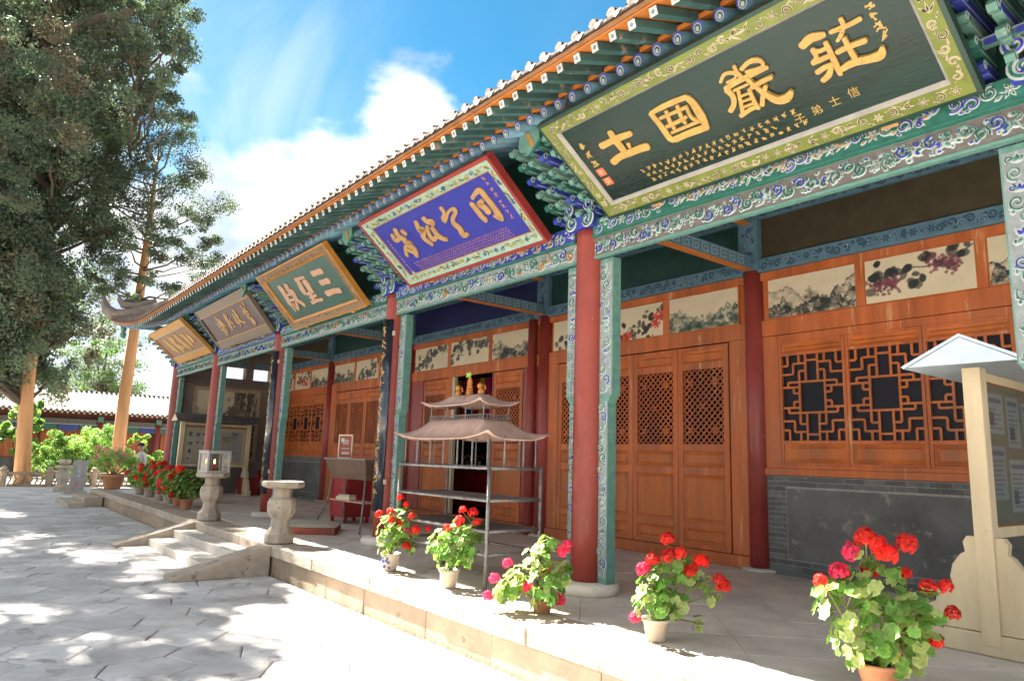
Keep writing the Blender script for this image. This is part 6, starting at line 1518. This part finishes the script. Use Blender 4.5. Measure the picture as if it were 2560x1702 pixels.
q = put('slab', MB().box(-.035, .035, -.22, .22, .02, 1.0).mesh('slab', gs), ste, .012, mw=TR(0, 0, .06) @ tilt)
c = MB()
for i in range(3): tiny(c, 0, .80 - i * .15, .13, 77 + i, .004, lambda a, b, d: (.0355 + d, a, b))
put('characters', c.mesh('characters', M['white']), q); c = MB()
for i in range(3): tiny(c, -.02 + .02 * i, .26 - .03 * i, .09, 87 + i, .004, lambda a, b, d: (.0355 + d, a, b))
put('red_mark', c.mesh('red_mark', plm['seal']), q)
MB().box(-.16, .16, -.28, .28, 0, .09).build('foot', M['ped'], ste, bev=.012)

# --- far side hall, facing this courtyard
fh = thing('side_hall', 'single storey far wing with sunlit tiled roof and painted blue green frieze', 'building', (-42, 0, G)); FI = TR(42, 0, -G)
def fp(name, mb, m, bev=0, smooth=False): o = mb.build(name, m, fh, smooth, bev); o.matrix_parent_inverse = FI; return o
Y0, Y1 = -13.0, 11.0
fwall = mat('far_wall_red', (.17, .055, .04), .8, .25, 3); fblue = mat('far_blue', (.05, .07, .24), .7, .3, 5); fgreen = mat('far_green', (.05, .14, .11), .7, .3, 5)
w_ = fp('wall', MB().box(-41.6, -41.4, Y0, Y1, .45, 3.3), fwall); fp('wall_base', MB().box(-41.65, -41.3, Y0, Y1, G, .45), M['slate'])
fp('roof_slab', MB().prism([(-40.0, 2.96), (-40.0, 3.02), (-43.6, 4.32), (-47.2, 3.02), (-47.2, 2.96), (-43.6, 4.24)], lambda p, q, d: (p, d, q), Y0 - .6, Y1 + .6), M['tile'])
fp('ridge', MB().box(-43.7, -43.5, Y0 - .6, Y1 + .6, 4.28, 4.40), M['tile'])
rowm = MB(); n = 6; pf = [(-39.97, 3.03), (-41.5, 3.58), (-43.5, 4.31)]
for x, z in pf:
    for q in range(n): a = math.pi * q / (n - 1); rowm.v.append((x, .075 * math.cos(a), z + .08 * math.sin(a)))
for i in range(2):
    for q in range(n - 1): rowm.f.append((i * n + q, i * n + q + 1, (i + 1) * n + q + 1, (i + 1) * n + q))
rowm.f.append(tuple(range(n))[::-1]); rowm.m = [0] * len(rowm.f); rme = rowm.mesh('tile_row', M['tile'])
rend = MB().tube([(-40.06, 0, 2.93), (-41.0, 0, 3.22)], .055, 8).mesh('rafter', [M['potw']])
y = Y0 - .5
while y < Y1 + .5:
    for me, dz in ((rme, 0), (rend, 0)):
        o = put(me.name.split('.')[0], me, fh, mw=TR(0, y, 0)); o.matrix_parent_inverse = FI
    y += .26
y = Y0; i = 0
while y < Y1:
    c = fp('column', MB().lathe([(.15, G + .1), (.15, 2.5)], 12, (-40.9, y, 0)), M['dred'], smooth=True)
    fp('frieze_panel', MB().box(-40.95, -40.85, y + .2, y + 1.45, 2.35, 2.62), M['brown']); fp('frieze_panel', MB().box(-40.95, -40.85, y + 1.46, y + 2.8, 2.35, 2.62), M['brown'])
    for k, (a, b) in enumerate(((.15, .95), (1.0, 2.0), (2.05, 2.85))):
        f_ = fp('frieze_panel', MB().prism([(y + a, 2.02), (y + (a + b) / 2, 1.93 if k == 1 else 2.0), (y + b, 2.02), (y + b, 2.3), (y + a, 2.3)], lambda p, q, d: (d, p, q), -40.93, -40.87), fblue if (k + i) % 2 else fgreen)
    fp('frieze_rail', MB().box(-40.97, -40.84, y + .15, y + 2.85, 2.305, 2.345), M['white']); fp('frieze_post', MB().box(-40.99, -40.82, y - .14, y + .145, 1.95, 2.8), M['mint'])
    dl = fp('door_panel', MB().box(-41.4, -41.35, y + .3, y + 1.4, .5, 2.2), M['orange']); fp('door_panel', MB().box(-41.4, -41.35, y + 1.45, y + 2.6, .5, 2.2), M['orange'])
    y += 3.0; i += 1

# --- visitor in a cap
PP = Vector((-19.1, .06, G)); ps = thing('person', 'person in a dark cap and pale shirt looking down beside the flower pots', 'person', PP, rz=math.atan2(-CR.y, -CR.x) + .25)
def skinned(name, verts, edges, m, parent, sub=2):
    me = bpy.data.meshes.new(name); me.from_pydata([v[:3] for v in verts], edges, []); me.materials.append(m); o = put(name, me, parent)
    md = o.modifiers.new('skin', 'SKIN'); md.use_smooth_shade = True; s2 = o.modifiers.new('sub', 'SUBSURF'); s2.levels = sub; s2.render_levels = sub
    for i, v in enumerate(verts): me.skin_vertices[0].data[i].radius = (v[3], v[4] if len(v) > 4 else v[3])
    me.skin_vertices[0].data[0].use_root = True
    return o
B = [(0, 0, .88, .12), (0, 0, 1.05, .115), (.01, 0, 1.22, .13), (.02, 0, 1.34, .10), (.03, 0, 1.40, .05), (.045, 0, 1.45, .055), (.06, 0, 1.50, .075), (.06, 0, 1.555, .075), (.055, 0, 1.60, .05),
     (0, .09, .84, .085), (.01, .10, .46, .055), (-.01, .10, .08, .04), (.12, .11, .03, .035), (0, -.09, .84, .085), (.01, -.10, .46, .055), (-.01, -.10, .08, .04), (.12, -.11, .03, .035),
     (.02, .17, 1.31, .055), (.0, .21, 1.06, .042), (.18, .12, .99, .032), (.24, .09, 1.0, .026), (.02, -.17, 1.31, .055), (.0, -.21, 1.06, .042), (.18, -.12, 1.02, .032), (.24, -.09, 1.03, .026), (.13, 0, 1.505, .016), (.05, .078, 1.51, .016), (.05, -.078, 1.51, .016)]
E_ = [(0, 1), (1, 2), (2, 3), (3, 4), (4, 5), (5, 6), (6, 7), (7, 8), (0, 9), (9, 10), (10, 11), (11, 12), (0, 13), (13, 14), (14, 15), (15, 16), (3, 17), (17, 18), (18, 19), (19, 20), (3, 21), (21, 22), (22, 23), (23, 24), (6, 25), (6, 26), (6, 27)]
skinned('body', B, E_, M['skin'], ps)
for sy in (1, -1):
    h = MB(); zb = 1.0 if sy > 0 else 1.03
    for k in range(4): h.tube([(.25, sy * (.075 + .016 * k), zb), (.30, sy * (.07 + .016 * k), zb + .005), (.325, sy * (.065 + .016 * k), zb - .02 - .004 * abs(k - 1.5))], [.009, .008, .006], 5)
    h.tube([(.25, sy * .07, zb + .01), (.28, sy * .045, zb + .02), (.30, sy * .035, zb + .015)], [.010, .009, .007], 5); h.build('hand', M['skin'], ps, True)
skinned('shirt', [(0, 0, .86, .145), (0, 0, 1.05, .14), (.01, 0, 1.22, .152), (.02, 0, 1.335, .118), (.025, 0, 1.385, .062), (.02, .17, 1.315, .072), (.0, .212, 1.10, .06), (.02, -.17, 1.315, .072), (.0, -.212, 1.10, .06)], [(0, 1), (1, 2), (2, 3), (3, 4), (3, 5), (5, 6), (3, 7), (7, 8)], M['shirt'], ps)
skinned('trousers', [(0, 0, .90, .135), (0, .09, .82, .105), (.01, .10, .46, .078), (-.01, .10, .09, .062), (0, -.09, .82, .105), (.01, -.10, .46, .078), (-.01, -.10, .09, .062)], [(0, 1), (1, 2), (2, 3), (0, 4), (4, 5), (5, 6)], M['trouser'], ps)
cp = MB().lathe([(.098, 0), (.098, .03), (.085, .065), (.05, .09), (.005, .098)], 16, (.055, 0, 1.555)); cp.prism([(.12, -.075), (.2, -.05), (.225, 0), (.2, .05), (.12, .075)], lambda p, q, d: (p, q, d - .1 * (p - .12)), 1.552, 1.562); cp.build('cap', M['hat'], ps, True)
